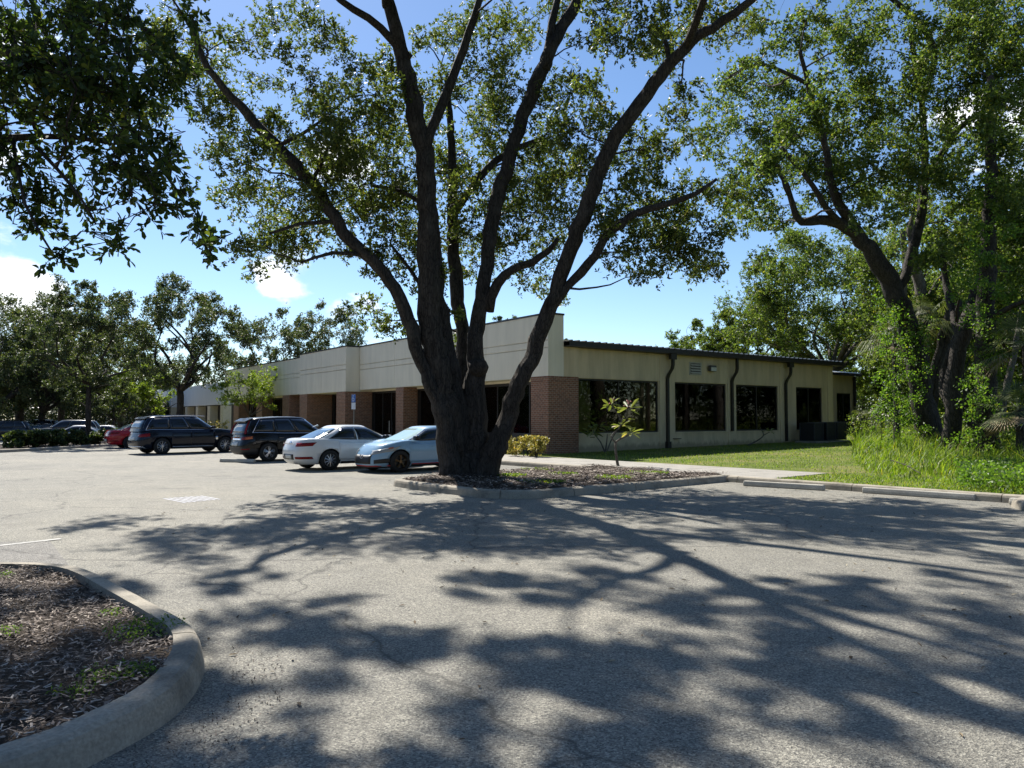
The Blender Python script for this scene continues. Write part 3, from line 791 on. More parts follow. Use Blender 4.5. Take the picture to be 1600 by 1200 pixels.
def wheel(parent, x, y, r, wd, sty, rim_m):
    sd = 1 if y > 0 else -1
    wo = MB(); rr = r * .66
    wo.lathe([(rr, wd * .5), (r * .93, wd * .5), (r, wd * .38), (r, -wd * .38), (r * .93, -wd * .5), (rr, -wd * .5)], 28, 'y', (0, 0, 0))
    e = empty('wheel', (x, y, r)); e.parent = parent
    wo.build('tyre', M['tyre'], e, True)
    rm = MB(); f = wd * .42 * sd
    rm.lathe([(rr * 1.0, f), (rr * .93, f + .008 * sd), (rr * .88, f - .02 * sd), (rr * .86, f - .1 * sd)], 28, 'y')
    rm.lathe([(0, f + .004 * sd), (.055, f + .004 * sd), (.065, f - .02 * sd)], 14, 'y')
    n, wdt, sp = dict(y10=(10, .022, 0), y5=(5, .04, .16), flower=(5, .03, .3), twin5=(5, .03, .11))[sty]
    for k in range(n):
        t = 2 * math.pi * k / n + .3
        for s_ in ((-1, 1) if sp else (0,)):
            if sty == 'flower':
                pts = [(.05, 0), (rr * .45, .16 * s_), (rr * .72, .2 * s_), (rr * .9, .07 * s_)]
            else: pts = [(.05, .0), (rr * .5, sp * .35 * s_), (rr * .92, sp * .9 * s_)]
            P3 = [(q * math.cos(t + a), f - .004 * sd, q * math.sin(t + a)) for q, a in pts]
            rm.tube(P3, [wdt, wdt * .8] + [wdt * .62] * (len(P3) - 2), 5)
    rm.build('rim', M[rim_m], e)
    bk = MB(); bk.lathe([(0, f - .06 * sd), (rr * .93, f - .06 * sd), (rr * .93, f - .07 * sd)], 20, 'y'); bk.build('dark_backing', M['trim'], e)  # plain black disc behind the spokes, standing in for the shaded wheel inside

def make_car(name, label, loc, head, S, group='cars parked in the row facing the office', cat='car', arches=True):
    c = Car(S); root = thing(name, label, cat, loc, head, group)
    pm = M[S['paint']]
    mb = MB(); nT = 44
    ts = list(np.linspace(0, 1, 15)); V = []; Fs = []
    def ringpts(cx, a, w, n, zf):
        out = []
        for k in range(nT):
            th = 2 * math.pi * k / nT; cc, ss = math.cos(th), math.sin(th)
            x = cx + a * math.copysign(abs(cc) ** (2 / n), cc); y = w * math.copysign(abs(ss) ** (2 / n), ss)
            out.append((x, y, zf(x)))
        return out
    for t in ts:
        (cx, a), w = c.ring(t); V += ringpts(cx, a, w, c.nb, lambda x: c.bz(x, t))
    (cx, a), w = c.ring(1.0); nr = len(ts)
    for s_, up in ((.93, .012), (.7, .03), (.35, .042)):
        V += ringpts(cx, a * (s_ * .3 + .7 if s_ > .5 else s_), w * s_, c.nb, lambda x: c.deck(x) + up)
        nr += 1
    for j in range(nr - 1):
        for k in range(nT): Fs.append((j * nT + k, j * nT + (k + 1) % nT, (j + 1) * nT + (k + 1) % nT, (j + 1) * nT + k))
    Fs.append(tuple(range(nT - 1, -1, -1))); V.append((cx, 0, c.deck(cx) + .045)); ct = len(V) - 1
    for k in range(nT): Fs.append(((nr - 1) * nT + k, (nr - 1) * nT + (k + 1) % nT, ct))
    mb.add(V, Fs)
    body = mb.build('body', [pm, M['trim']], root, True)
    if arches:
        cut = MB()
        for x in (S['wb'] / 2 + S['xo'], -S['wb'] / 2 + S['xo']):
            for sd in (-1, 1):
                cut.lathe([(0, sd * (c.W - .3)), (S['wr'] * 1.13, sd * (c.W - .3)), (S['wr'] * 1.13, sd * (c.W + .3)), (0, sd * (c.W + .3))], 26, 'y', (x, 0, S['wr'] * 1.01))
        co = cut.build('arch_cutter', [M['trim'], M['trim']]); bm = bmesh.new(); bm.from_mesh(co.data); bmesh.ops.remove_doubles(bm, verts=bm.verts[:], dist=1e-5); bmesh.ops.recalc_face_normals(bm, faces=bm.faces[:]); bm.to_mesh(co.data); bm.free()
        for p in co.data.polygons: p.material_index = 1
        md = body.modifiers.new('b', 'BOOLEAN'); md.object = co; md.operation = 'DIFFERENCE'; md.solver = 'EXACT'
        dg = bpy.context.evaluated_depsgraph_get(); root_loc = root.location.copy()
        co.parent = root; bpy.context.view_layer.update(); dg.update()
        nm = bpy.data.meshes.new_from_object(body.evaluated_get(dg)); body.modifiers.clear(); body.data = nm; nm.name = 'body'
        bpy.data.objects.remove(co)
        ci = [i for i, m in enumerate(nm.materials) if m == M['trim']]
    # black lower cladding
    if S.get('clad'):
        for p in body.data.polygons:
            if p.center.z < S['clad']: p.material_index = 1
    # greenhouse
    g = MB(); V = []; Fs = []; tg = list(np.linspace(0, 1, 9))
    for t in tg:
        (cx, a), w = c.gring(t); V += ringpts(cx, a, w, c.ng, lambda x: c.gzz(x, t))
    nr = len(tg)
    for s_, up in ((.85, .018), (.5, .035)):
        V += ringpts(cx, a * (s_ * .4 + .6), w * s_, c.ng, lambda x: c.roof(x) + up); nr += 1
    for j in range(nr - 1):
        for k in range(nT): Fs.append((j * nT + k, j * nT + (k + 1) % nT, (j + 1) * nT + (k + 1) % nT, (j + 1) * nT + k))
    V.append((cx, 0, c.roof(cx) + .042)); ct = len(V) - 1
    for k in range(nT): Fs.append(((nr - 1) * nT + k, (nr - 1) * nT + (k + 1) % nT, ct))
    g.add(V, Fs); g.build('roof', pm, root, True)
    def patch(nm, fn, u0, u1, t0, t1, mat, off=.006, nu=8, nv=4, par=root, sm=True):
        q = MB(); q.add(*c.patch(fn, u0, u1, t0, t1, nu, nv, off)); return q.build(nm, M[mat], par, sm)
    patch('windscreen', lambda f, t: c.gh_end(f, t, 1), lambda q: -.93, lambda q: .93, .1, .93, S.get('scr', 'cglass'), .005, 10, 6)
    patch('rear_window', lambda f, t: c.gh_end(f, t, -1), -.86, .86, S.get('rw0', .15), .9, S.get('rglass', 'cglassb'), .005, 10, 6)
    for sd in (-1, 1):
        fn = lambda f, t, sd=sd: c.gh_side(f, t, sd)
        for k, (a0, a1, b0, b1, ta, tb) in enumerate(S['side']):
            wn = patch('window', fn, (lambda q, a0=a0, a1=a1: a0 + (a1 - a0) * q), (lambda q, b0=b0, b1=b1: b0 + (b1 - b0) * q), ta, tb, 'cglass', .005, 8, 5)
        if S.get('chrome'):
            a0, a1, _, _, ta, tb = S['side'][0]; _, _, b0, b1, _, _ = S['side'][-1]
            q = MB(); pts = [fn(a0 - .012 + (b0 - a0 + .02) * i / 12, .045) for i in range(13)]; pts = [p + np.array((0, .012 * sd, 0)) for p in pts]
            q.tube(pts, [.012] * 13, 5)
            pts = [fn(a0 - .012 + (a1 - a0) * i / 6 * 1.0, .05 + .9 * i / 6) + np.array((0, .01 * sd, 0)) for i in range(7)]
            q.tube(pts, [.011] * 7, 5); q.build('window_trim', M['chrome'], root)
        bf = lambda x, t, sd=sd: c.body_side(x, t, sd)
        for k, (x0, x1) in enumerate(S['doors']):
            d = patch('door', bf, x0, x1, .17, .93, S['paint'], .004, 12, 8)
            h = MB(); p = c.body_side(x0 + .16, .78, sd); h.bevbox(p[0] - .1, p[0] + .1, p[1] - .02, p[1] + .025, p[2] - .018, p[2] + .018, .008)
            h.build('handle', M[S.get('hmat', S['paint'])], d)
        m = MB(); p = c.body_side(S['mirror'], 1.0, sd); m.bevbox(p[0] - .09, p[0] + .07, p[1] - .02 if sd > 0 else p[1] - .2, p[1] + .2 if sd > 0 else p[1] + .02, p[2] + .02, p[2] + .16, .045); m.build('wing_mirror', M[S.get('mirm', S['paint'])], root, True)
        patch('side_skirt', bf, -S['wb'] / 2 + S['xo'] + S['wr'] * 1.2, S['wb'] / 2 + S['xo'] - S['wr'] * 1.2, .005, .1, 'trim', .012, 10, 3)
        for nm, x0, x1, t0, t1, mat, off in S.get('sidebits', []):
            patch(nm, bf, x0, x1, t0, t1, mat, off, 8, 3)
    for nm, e, y0, y1, t0, t1, mat, off in S.get('ends', []):
        ps = ((y0, y1),) if y0 * y1 <= 0 or nm.startswith('_') else ((y0, y1), (-y1, -y0))
        for a_, b__ in ps: patch(nm.strip('_'), lambda y, t, e=e: c.body_end(y, t, e), a_, b__, t0, t1, mat, off, 8, 4)
    for x in (S['wb'] / 2 + S['xo'], -S['wb'] / 2 + S['xo']):
        for sd in (-1, 1): wheel(root, x, sd * (c.W - .125), S['wr'], .225, S['sty'], S['rim'])
    if S.get('extra'): S['extra'](c, root, patch)
    return root

def place(px, py, head, lx, ly):
    """car origin so that its (lx,ly) contact lies under the photo pixel"""
    g_ = gnd(px, py); h = R(head)
    return (g_[0] - (lx * math.cos(h) - ly * math.sin(h)), g_[1] - (lx * math.sin(h) + ly * math.cos(h)), 0)

# --- dark blue SUV (5-door, long)
def ex_suv(c, root, patch):
    q = MB(); 
    for sd in (-1, 1): q.tube([(-1.7, sd * .62, 1.72), (-1.2, sd * .65, 1.775), (0, sd * .66, 1.79), (.6, sd * .64, 1.75)], [.015] * 4, 6)
    q.build('roof_rail', M['chrome'], root)
    q = MB(); q.extr([(-2.17, 1.63), (-2.0, 1.72), (-1.9, 1.70), (-2.15, 1.6)], 1, -.6, .6); q.build('spoiler', M[c.S['paint']], root)
SUV = dict(paint='p_navy', W=2.0, wb=2.975, xo=.02, wr=.375, zb=.24, sty='y10', rim='alloy', chrome=True, nb=6, ng=6.5,
    deck=[(-2.46, 1.06), (-1.9, 1.14), (-.5, 1.12), (.6, 1.12), (1.1, 1.14), (1.7, 1.09), (2.2, 1.0), (2.46, .86)],
    wprof=[(0, .9), (.12, .955), (.4, .99), (.62, 1.0), (.85, .975), (1, .93)],
    front=[(0, 2.3), (.15, 2.43), (.5, 2.46), (.8, 2.42), (1, 2.28)], rear=[(0, -2.25), (.15, -2.42), (.45, -2.46), (.75, -2.38), (1, -2.3)],
    gfront=[(0, 1.2), (.5, .78), (1, .28)], grear=[(0, -2.39), (.5, -2.31), (1, -2.08)], gw=[(0, .92), (.5, .85), (1, .70)],
    roof=[(-2.4, 1.60), (-1.8, 1.70), (-.5, 1.755), (.3, 1.735), (1.2, 1.6)],
    side=[(.07, .13, .36, .40, .09, .9), (.375, .41, .62, .66, .09, .9), (.635, .67, .93, .965, .09, .9)], doors=[(-1.05, -.12), (-.1, .98)], mirror=.88, scr='cglass', rw0=.25,
    sidebits=[('sill_strip', -1.0, 1.0, .1, .125, 'chrome', .012), ('tail_light', -2.36, -2.0, .66, .82, 'tail', .008), ('air_breather', 1.02, 1.12, .4, .62, 'chrome', .008)],
    ends=[('tail_light', -1, .5, .88, .68, .82, 'tail', .008), ('plate', -1, -.26, .26, .52, .66, 'plate', .008), ('bumper_guard', -1, -.8, .8, .05, .16, 'alloy', .012), ('exhaust', -1, .5, .75, .1, .17, 'chrome', .016),
          ('grille', 1, -.42, .42, .5, .82, 'trim', .01), ('headlight', 1, .5, .86, .7, .85, 'head', .01)], extra=ex_suv)
make_car('parked_suv', 'dark navy blue SUV with silver ten-spoke wheels parked beside the red car', place(254, 710, 46, -1.4675, -.99), R(46), SUV)

# --- black compact SUV with flower-like wheels
def ex_crv(c, root, patch):
    q = MB(); q.extr([(-2.13, 1.54), (-1.86, 1.66), (-1.8, 1.63), (-2.1, 1.5)], 1, -.56, .56); q.build('spoiler', M[c.S['paint']], root)
    for sd in (-1, 1):
        q = MB(); pts = [c.gh_side(.02, t, sd) + np.array((-.01, .03 * sd, 0)) for t in np.linspace(.05, .9, 7)]
        q.tube(pts, [.045, .045, .042, .04, .036, .032, .028], 6); q.build('tail_light', M['tail'], root)
CRV = dict(paint='p_black', W=1.855, wb=2.66, xo=.03, wr=.36, zb=.26, sty='flower', rim='alloy', chrome=True, nb=5.5, ng=6, clad=.52,
    deck=[(-2.31, 1.05), (-1.8, 1.12), (-.5, 1.08), (.6, 1.08), (1.1, 1.1), (1.7, 1.03), (2.1, .94), (2.31, .82)],
    wprof=[(0, .9), (.12, .96), (.4, .985), (.62, 1.0), (.85, .97), (1, .92)],
    front=[(0, 2.15), (.15, 2.28), (.5, 2.31), (.8, 2.26), (1, 2.1)], rear=[(0, -2.12), (.15, -2.28), (.4, -2.31), (.7, -2.24), (1, -2.18)],
    gfront=[(0, 1.2), (.5, .75), (1, .3)], grear=[(0, -2.24), (.5, -2.15), (1, -1.95)], gw=[(0, .93), (.5, .86), (1, .71)],
    roof=[(-2.2, 1.54), (-1.7, 1.64), (-.5, 1.695), (.3, 1.665), (1.1, 1.54)],
    side=[(.1, .17, .35, .39, .1, .88), (.365, .40, .62, .65, .09, .9), (.635, .665, .93, .96, .09, .9)], doors=[(-.98, -.1), (-.08, .95)], mirror=.85,
    sidebits=[('tail_light', -2.22, -1.92, .72, .84, 'amber', .01)],
    ends=[('tail_light', -1, .45, .81, .72, .84, 'tail', .01), ('plate', -1, -.27, .27, .44, .6, 'plate', .01), ('trim_bar', -1, -.45, .45, .7, .78, 'chrome', .006), ('reflector', -1, .55, .8, .25, .3, 'tail', .012), ('grille', 1, -.5, .5, .5, .8, 'trim', .01), ('headlight', 1, .5, .86, .68, .85, 'head', .01)], extra=ex_crv)
make_car('parked_suv', 'black compact SUV with silver flower-shaped wheel spokes parked beside the white sedan', place(421, 721.3, 41, -1.30, -.92), R(41), CRV)

# --- white sedan
def ex_sed(c, root, patch):
    q = MB(); q.extr([(-1.5, 1.375), (-1.3, 1.40), (-1.32, 1.46)], 1, -.02, .02); q.build('antenna_fin', M['p_white'], root)
    q = MB()
    for k in range(7): q.box(-2.326, -2.318, .30 - k * .1, .36 - k * .1, .84, .875)
    q.build('boot_lettering', M['chrome'], root)
SED = dict(paint='p_white', W=1.8, wb=2.7, xo=.05, wr=.325, zb=.2, sty='y10', rim='alloy', nb=4.6, ng=4.5,
    deck=[(-2.33, .97), (-1.9, 1.0), (-1.4, 1.0), (-.6, .95), (.5, .93), (1.0, .95), (1.6, .86), (2.1, .74), (2.33, .64)],
    wprof=[(0, .88), (.12, .95), (.4, .985), (.65, 1.0), (.85, .965), (1, .90)],
    front=[(0, 2.15), (.15, 2.3), (.5, 2.33), (.8, 2.26), (1, 2.08)], rear=[(0, -2.15), (.2, -2.3), (.5, -2.33), (.8, -2.28), (1, -2.2)],
    gfront=[(0, 1.3), (.5, .78), (1, .15)], grear=[(0, -1.92), (.5, -1.45), (1, -.9)], gw=[(0, .9), (.5, .82), (1, .64)],
    roof=[(-2.2, 1.2), (-1.2, 1.35), (-.5, 1.405), (0, 1.405), (.6, 1.34), (1.3, 1.15)],
    side=[(.17, .19, .5, .5, .1, .9), (.515, .515, .9, .93, .1, .9)], doors=[(-1.0, -.1), (-.08, .98)], mirror=.82, rw0=.06, mirm='p_white',
    sidebits=[('tail_light', -2.22, -1.9, .745, .86, 'tail', .009), ('reflector', -2.25, -2.0, .22, .32, 'tail', .008)],
    ends=[('tail_light', -1, .42, .80, .73, .87, 'tail', .008), ('plate_recess', -1, -.34, .34, .2, .42, 'trim', .006), ('plate', -1, -.2, .2, .24, .39, 'plate', .012), ('reflector', -1, .42, .79, .22, .32, 'tail', .008), ('emblem', -1, -.07, .07, .86, .93, 'chrome', .008),
          ('grille', 1, -.5, .5, .3, .7, 'trim', .01), ('headlight', 1, .5, .86, .66, .85, 'head', .01)], extra=ex_sed)
make_car('parked_sedan', 'white four-door sedan parked nose-in with red tail lights between black SUV and pale blue hatchback', place(517, 735.2, 41, -1.30, -.9), R(41), SED)

# --- pale blue hatchback, reversed in, nose to the left
def ex_hatch(c, root, patch):
    q = MB(); P_ = c.body_end(0, .62, 1)
    q.tube([(P_[0] + .03, .1 * math.cos(t), P_[2] + .055 * math.sin(t)) for t in np.linspace(0, 2 * math.pi, 17)], [.012] * 17, 5)
    for y in (-.045, .045): q.tube([(P_[0] + .03, y - .015, P_[2] - .045), (P_[0] + .03, y + .015, P_[2] + .045)], [.011, .011], 5)
    q.tube([(P_[0] + .03, -.045, P_[2] - .012), (P_[0] + .03, .045, P_[2] + .012)], [.01, .01], 5)
    q.build('emblem', M['chrome'], root)
HAT = dict(paint='p_blue', W=1.81, wb=2.65, xo=-.06, wr=.335, zb=.17, sty='twin5', rim='darkbronze', nb=3.9, ng=4.6, hmat='p_blue', mirm='p_black',
    deck=[(-2.13, 1.02), (-1.7, 1.05), (-.6, .98), (.4, .94), (.95, .97), (1.5, .89), (1.95, .78), (2.13, .66)],
    wprof=[(0, .88), (.12, .95), (.4, .985), (.65, 1.0), (.85, .96), (1, .9)],
    front=[(0, 2.02), (.15, 2.13), (.5, 2.12), (.8, 2.02), (1, 1.85)], rear=[(0, -1.95), (.2, -2.1), (.5, -2.13), (.8, -2.08), (1, -2.0)],
    gfront=[(0, 1.22), (.5, .72), (1, .12)], grear=[(0, -2.0), (.5, -1.75), (1, -1.4)], gw=[(0, .9), (.5, .83), (1, .66)],
    roof=[(-2.0, 1.3), (-1.2, 1.36), (-.4, 1.385), (0, 1.375), (.6, 1.3), (1.2, 1.12)],
    side=[(.2, .25, .46, .47, .2, .88), (.475, .485, .93, .95, .1, .9)], doors=[(-1.0, -.15), (-.13, .95)], mirror=.72, scr='cshade',
    sidebits=[('headlight', 1.62, 1.98, .72, .84, 'head', .008), ('indicator', 1.48, 1.63, .79, .85, 'amber', .009), ('skirt_line', -.9, .85, .10, .125, 'red', .014)],
    ends=[('headlight', 1, .42, .84, .68, .83, 'head', .009), ('grille', 1, -.46, .46, .2, .68, 'trim', .01), ('side_intake', 1, .56, .82, .2, .4, 'trim', .01), ('_splitter', 1, -.8, .8, .0, .06, 'trim', .04), ('_splitter_line', 1, -.78, .78, .07, .095, 'red', .02),
          ('tail_light', -1, .5, .86, .68, .84, 'tail', .01), ('plate', -1, -.25, .25, .4, .55, 'plate', .01)], extra=ex_hatch)
make_car('parked_hatchback', 'pale blue hatchback with bronze wheels and black grille, nose toward the left beside the oak', place(627, 738.7, 221, 1.265, .9), R(221), HAT)

# --- red car, mostly behind the navy SUV
REDC = dict(SED); REDC.update(paint='p_red', extra=None, rim='alloyd')
make_car('parked_sedan', 'red sedan mostly hidden behind the dark navy SUV', place(203, 700.5, 41, -1.30, -.9), R(41), REDC)

# --- far cars beyond the hedge
FG = 'distant cars beyond the hedge'
def variant(S, **k): d = dict(S); d.update(k); d['extra'] = None; return d
FAR = [(4, 66, 200, variant(CRV, paint='p_char'), 'parked_suv', 'charcoal SUV at the far left edge beyond the hedge end'),
       (52, 74, 190, variant(SUV, paint='p_black'), 'parked_suv', 'black SUV in deep shade under the far left trees'),
       (73, 68, 75, variant(SED, paint='p_char'), 'parked_sedan', 'charcoal sedan behind the hedge left of the blue-grey SUV'),
       (103, 58, 205, variant(SUV, paint='p_grey'), 'parked_suv', 'blue-grey SUV behind the hedge left of the slim trunk'),
       (118, 53, 205, variant(SED), 'parked_sedan', 'white sedan whose roof shows over the hedge left of the slim trunk'),
       (158, 60, 200, variant(SED), 'parked_sedan', 'white car whose roof shows over the hedge right of the slim trunk')]
for px, Y, hd, S, nm, lb_ in FAR:
    x, y = at(px, 660, Y)[:2]
    make_car(nm, lb_, (x, y, float(lotz(x, y)) + .004 - (.12 if 'roof shows' in lb_ else 0)), R(hd), S, FG)
# ================================================================= VEGETATION
def unit(a): return a / (np.linalg.norm(a, axis=-1, keepdims=True) + 1e-9)

def leaves(name, C, L, W, mat, parent, origin, up=.5, D=None, shape=4, droop=0.0):
    n = len(C); L = np.broadcast_to(L, n); W = np.broadcast_to(W, n)
    d = unit(rng.normal(0, 1, (n, 3)) + (0, 0, -droop)) if D is None else unit(D + rng.normal(0, .45, (n, 3)))
    nrm = rng.normal(0, 1, (n, 3)); nrm[:, 2] += up * 2
    s = unit(np.cross(nrm, d)); nn = np.cross(d, s)
    hl = (d * (L / 2)[:, None]); hw = s * (W / 2)[:, None]; C = C - np.asarray(origin)
    if shape == 4:
        V = np.stack([C - hl, C + hw + hl * .1, C + hl, C - hw + hl * .1], 1)
        return quads_mesh(name, V.reshape(-1, 3), 4, [(0, 1, 2, 3)], mat, parent)
    f = nn * (W * .16)[:, None]; bend = nn * (L * -.12)[:, None]
    V = np.stack([C - hl, C - hl * .35 + hw * .7 + f, C + hl * .45 + hw + f + bend * .4, C + hl + bend, C + hl * .45 - hw + f + bend * .4, C - hl * .35 - hw * .7 + f], 1)
    return quads_mesh(name, V.reshape(-1, 3), 6, [(0, 1, 2, 3), (0, 3, 4, 5)], mat, parent)

def clump_pts(c, r, n, sub=7, flat=.75):
    n = int(n)
    """leaf positions: sub-clumps with rosettes inside a cluster"""
    k = max(3, sub); cen = rng.normal(0, 1, (k, 3)); cen = unit(cen) * (rng.uniform(.25, 1, (k, 1)) ** .6) * r; cen[:, 2] *= flat
    i = rng.integers(0, k, n)
    p = cen[i] + rng.normal(0, .185, (n, 3)) * r
    return c + p, c + cen

def rosettes(p, L, m=6):
    """turn scattered points into star-shaped leaf rosettes: leaf centres and directions"""
    n = len(p); k = max(1, n // m); b = np.repeat(p[:k], m, axis=0)
    ax = np.repeat(unit(rng.normal(0, 1, (k, 3)) + (0, 0, .5)), m, axis=0)
    d = unit(rng.normal(0, 1, (k * m, 3)) + ax * .9)
    return b + d * L * .5 + rng.normal(0, .012, (k * m, 3)), d

def smooth_line(pts, step=.35):
    """catmull-rom through (x,y,z,r) points"""
    P_ = np.array(pts, float); n = len(P_); out = []
    for i in range(n - 1):
        p0, p1, p2, p3 = P_[max(i - 1, 0)], P_[i], P_[i + 1], P_[min(i + 2, n - 1)]
        m = max(2, int(np.linalg.norm(p2[:3] - p1[:3]) / step))
        for k in range(m):
            t = k / m
            out.append(.5 * ((2 * p1) + (-p0 + p2) * t + (2 * p0 - 5 * p1 + 4 * p2 - p3) * t * t + (-p0 + 3 * p1 - 3 * p2 + p3) * t**3))
    out.append(P_[-1]); return np.array(out)

class Tree:
    def __init__(s, name, label, base, bark, leafm, group=None, cat='tree', L=.1, W=.045, sides=9):
        s.root = thing(name, label, cat, base, 0, group); s.b = np.asarray(base, float); s.wood = MB(); s.twig = s.wood; s.sk = []; s.C = []; s.D = []; s.ros = True
        s.bark, s.leafm, s.L, s.W, s.sides = bark, leafm, L, W, sides
    def limb(s, pts, n=None, rough=.05, step=.35):
        q = smooth_line(pts, step); n = n or s.sides
        wob = rng.normal(0, .12, (len(q), 3)) * q[:, 3:4]
        s.wood.tube(q[:, :3] + wob, np.maximum(q[:, 3], .006), n, rough=rough)
        s.sk += [(p[0], p[1], p[2], p[3]) for p in q[1:]]
    def knob(s, p, r):
        bm = bmesh.new(); bmesh.ops.create_icosphere(bm, subdivisions=2, radius=r)
        for v in bm.verts: v.co = v.co * (1 + rng.normal(0, .08)) + Vector(p)
        bm.verts.index_update(); s.wood.add([v.co for v in bm.verts], [[v.index for v in f.verts] for f in bm.faces]); bm.free()
    def cluster(s, c, r, n, sub=7, twig=True, maxlen=7, flat=.75, stick=True):
        c = np.asarray(c, float)
        p, cen = clump_pts(c, r, n, sub, flat)
        if s.ros:
            p, d_ = rosettes(p, s.L); s.D.append(d_)
        s.C.append(p)
        if twig and len(s.sk):
            K = np.array(s.sk); d = np.linalg.norm(K[:, :3] - c, axis=1) + np.maximum(0, K[:, 2] - c[2] + .3) * 1.2 + np.where(K[:, 3] > .16, (K[:, 3] - .16) * 6, 0)
            i = int(np.argmin(d)); a = K[i, :3]; ln = np.linalg.norm(c - a)
            if ln < maxlen:
                r0 = min(K[i, 3] * .7, .012 + .011 * ln); mid = (a + c) / 2 + rng.normal(0, .1, 3) * ln + (0, 0, .06 * ln)
                q = smooth_line([(*a, r0), (*mid, r0 * .7), (*c, .008)], .3); 
                wob = rng.normal(0, .03, (len(q), 3)); wob[0] = 0
                s.wood.tube(q[:, :3] + wob, q[:, 3], 5, cap=False)
                s.sk += [(*x[:3], x[3]) for x in q[1:]]
        if stick:
            for e in cen: s.twig.tube([c, (c + e) / 2 + rng.normal(0, .06, 3) * r, e], [.009, .006, .004], 3, cap=False)
    def build(s, up=.6, shape=4, droop=.2, crown='crown', D=None):
        s.wood.v = [tuple(np.asarray(v) - s.b) for v in s.wood.v]
        s.wood.build('trunk', s.bark, s.root, True, fix=False)
        C = np.concatenate(s.C); n = len(C)
        if s.ros: D = np.concatenate(s.D) * 4
        leaves(crown, C, rng.uniform(.65, 1.25, n) * s.L, rng.uniform(.7, 1.2, n) * s.W, s.leafm, s.root, s.b, up, D, shape, droop)
        return s.root

def px(pts, off=0):
    """(u, v, widthpx, Y) trace -> limb points"""
    return [(*at(u, v, Y), w / 2 / F * Y) for u, v, w, Y in pts]

# ---------------------------------------------------------------- the big oak on the island
b0 = lot(-9.5, -8.9, .15); b0 = np.array((-1.05, 20.0, .15))
T = Tree('oak_tree', 'big multi-stemmed oak with dark furrowed trunks on the mulched island', b0, M['bark'], M['leaf'], L=.125, W=.05, sides=12)
S2 = [(714, 752, 50, 19.7), (709, 715, 45, 19.7), (700, 650, 41, 19.6), (686, 580, 38, 19.5), (673, 500, 36, 19.4), (668, 400, 32, 19.2), (666, 320, 30, 19.1), (663, 240, 29, 19), (650, 180, 28, 18.9), (636, 120, 24, 18.8), (622, 60, 21, 18.7), (606, 0, 19, 18.6), (596, -80, 15, 18.3), (600, -180, 9, 18)]
S1 = [(706, 745, 36, 19.5), (696, 670, 29, 19.4), (679, 610, 23, 19.3), (655, 556, 20, 19.2), (638, 500, 20.5, 19.1), (618, 450, 19.5, 19), (582, 405, 19, 18.9), (545, 372, 19, 18.85), (487, 286, 18, 18.7), (430, 226, 17, 18.5), (388, 180, 15, 18.4), (350, 138, 12, 18.2), (318, 92, 10, 18), (300, 40, 7, 18)]
S2b = [(726, 752, 48, 20), (715, 660, 40, 20), (700, 560, 28, 19.9), (684, 460, 23, 19.7), (678, 370, 21, 19.4), (670, 300, 17, 19.2)]
S3 = [(735, 740, 44, 20.5), (728, 650, 34, 20.6), (724, 580, 24, 20.8), (724, 520, 20, 21), (714, 450, 21, 21.2), (708, 380, 19, 21.4), (708, 300, 15, 21.6), (704, 200, 11, 22), (698, 120, 8, 22.2)]
S4 = [(741, 752, 48, 20), (742, 700, 41, 20), (743, 640, 36, 20), (742, 590, 32, 20), (741, 540, 26, 20), (754, 455, 22.5, 20), (763, 400, 22, 20.1), (771, 335, 24, 20.2), (797, 245, 22, 20.4), (814, 190, 21, 20.5), (845, 112, 22, 20.6), (874, 52, 19, 20.8), (905, -5, 18, 21), (935, -80, 13, 21.2), (960, -170, 8, 21.4)]
S5 = [(752, 752, 46, 19.8), (764, 722, 38, 19.7), (778, 697, 31, 19.6), (786, 672, 28, 19.55), (797, 640, 27, 19.5), (812, 600, 25, 19.3), (834, 548, 24, 19.1), (853, 500, 23, 18.9), (872, 446, 22, 18.7), (903, 360, 23, 18.4), (928, 292, 23, 18.1), (955, 228, 22, 17.9), (987, 178, 21, 17.7), (1031, 118, 20, 17.5), (1071, 74, 18, 17.3), (1112, 44, 15, 17.1), (1165, 8, 12, 16.8), (1215, -34, 8, 16.5)]
for s_ in (S1, S2, S2b, S3, S4, S5): T.limb(px(s_), 26, .055, .22)
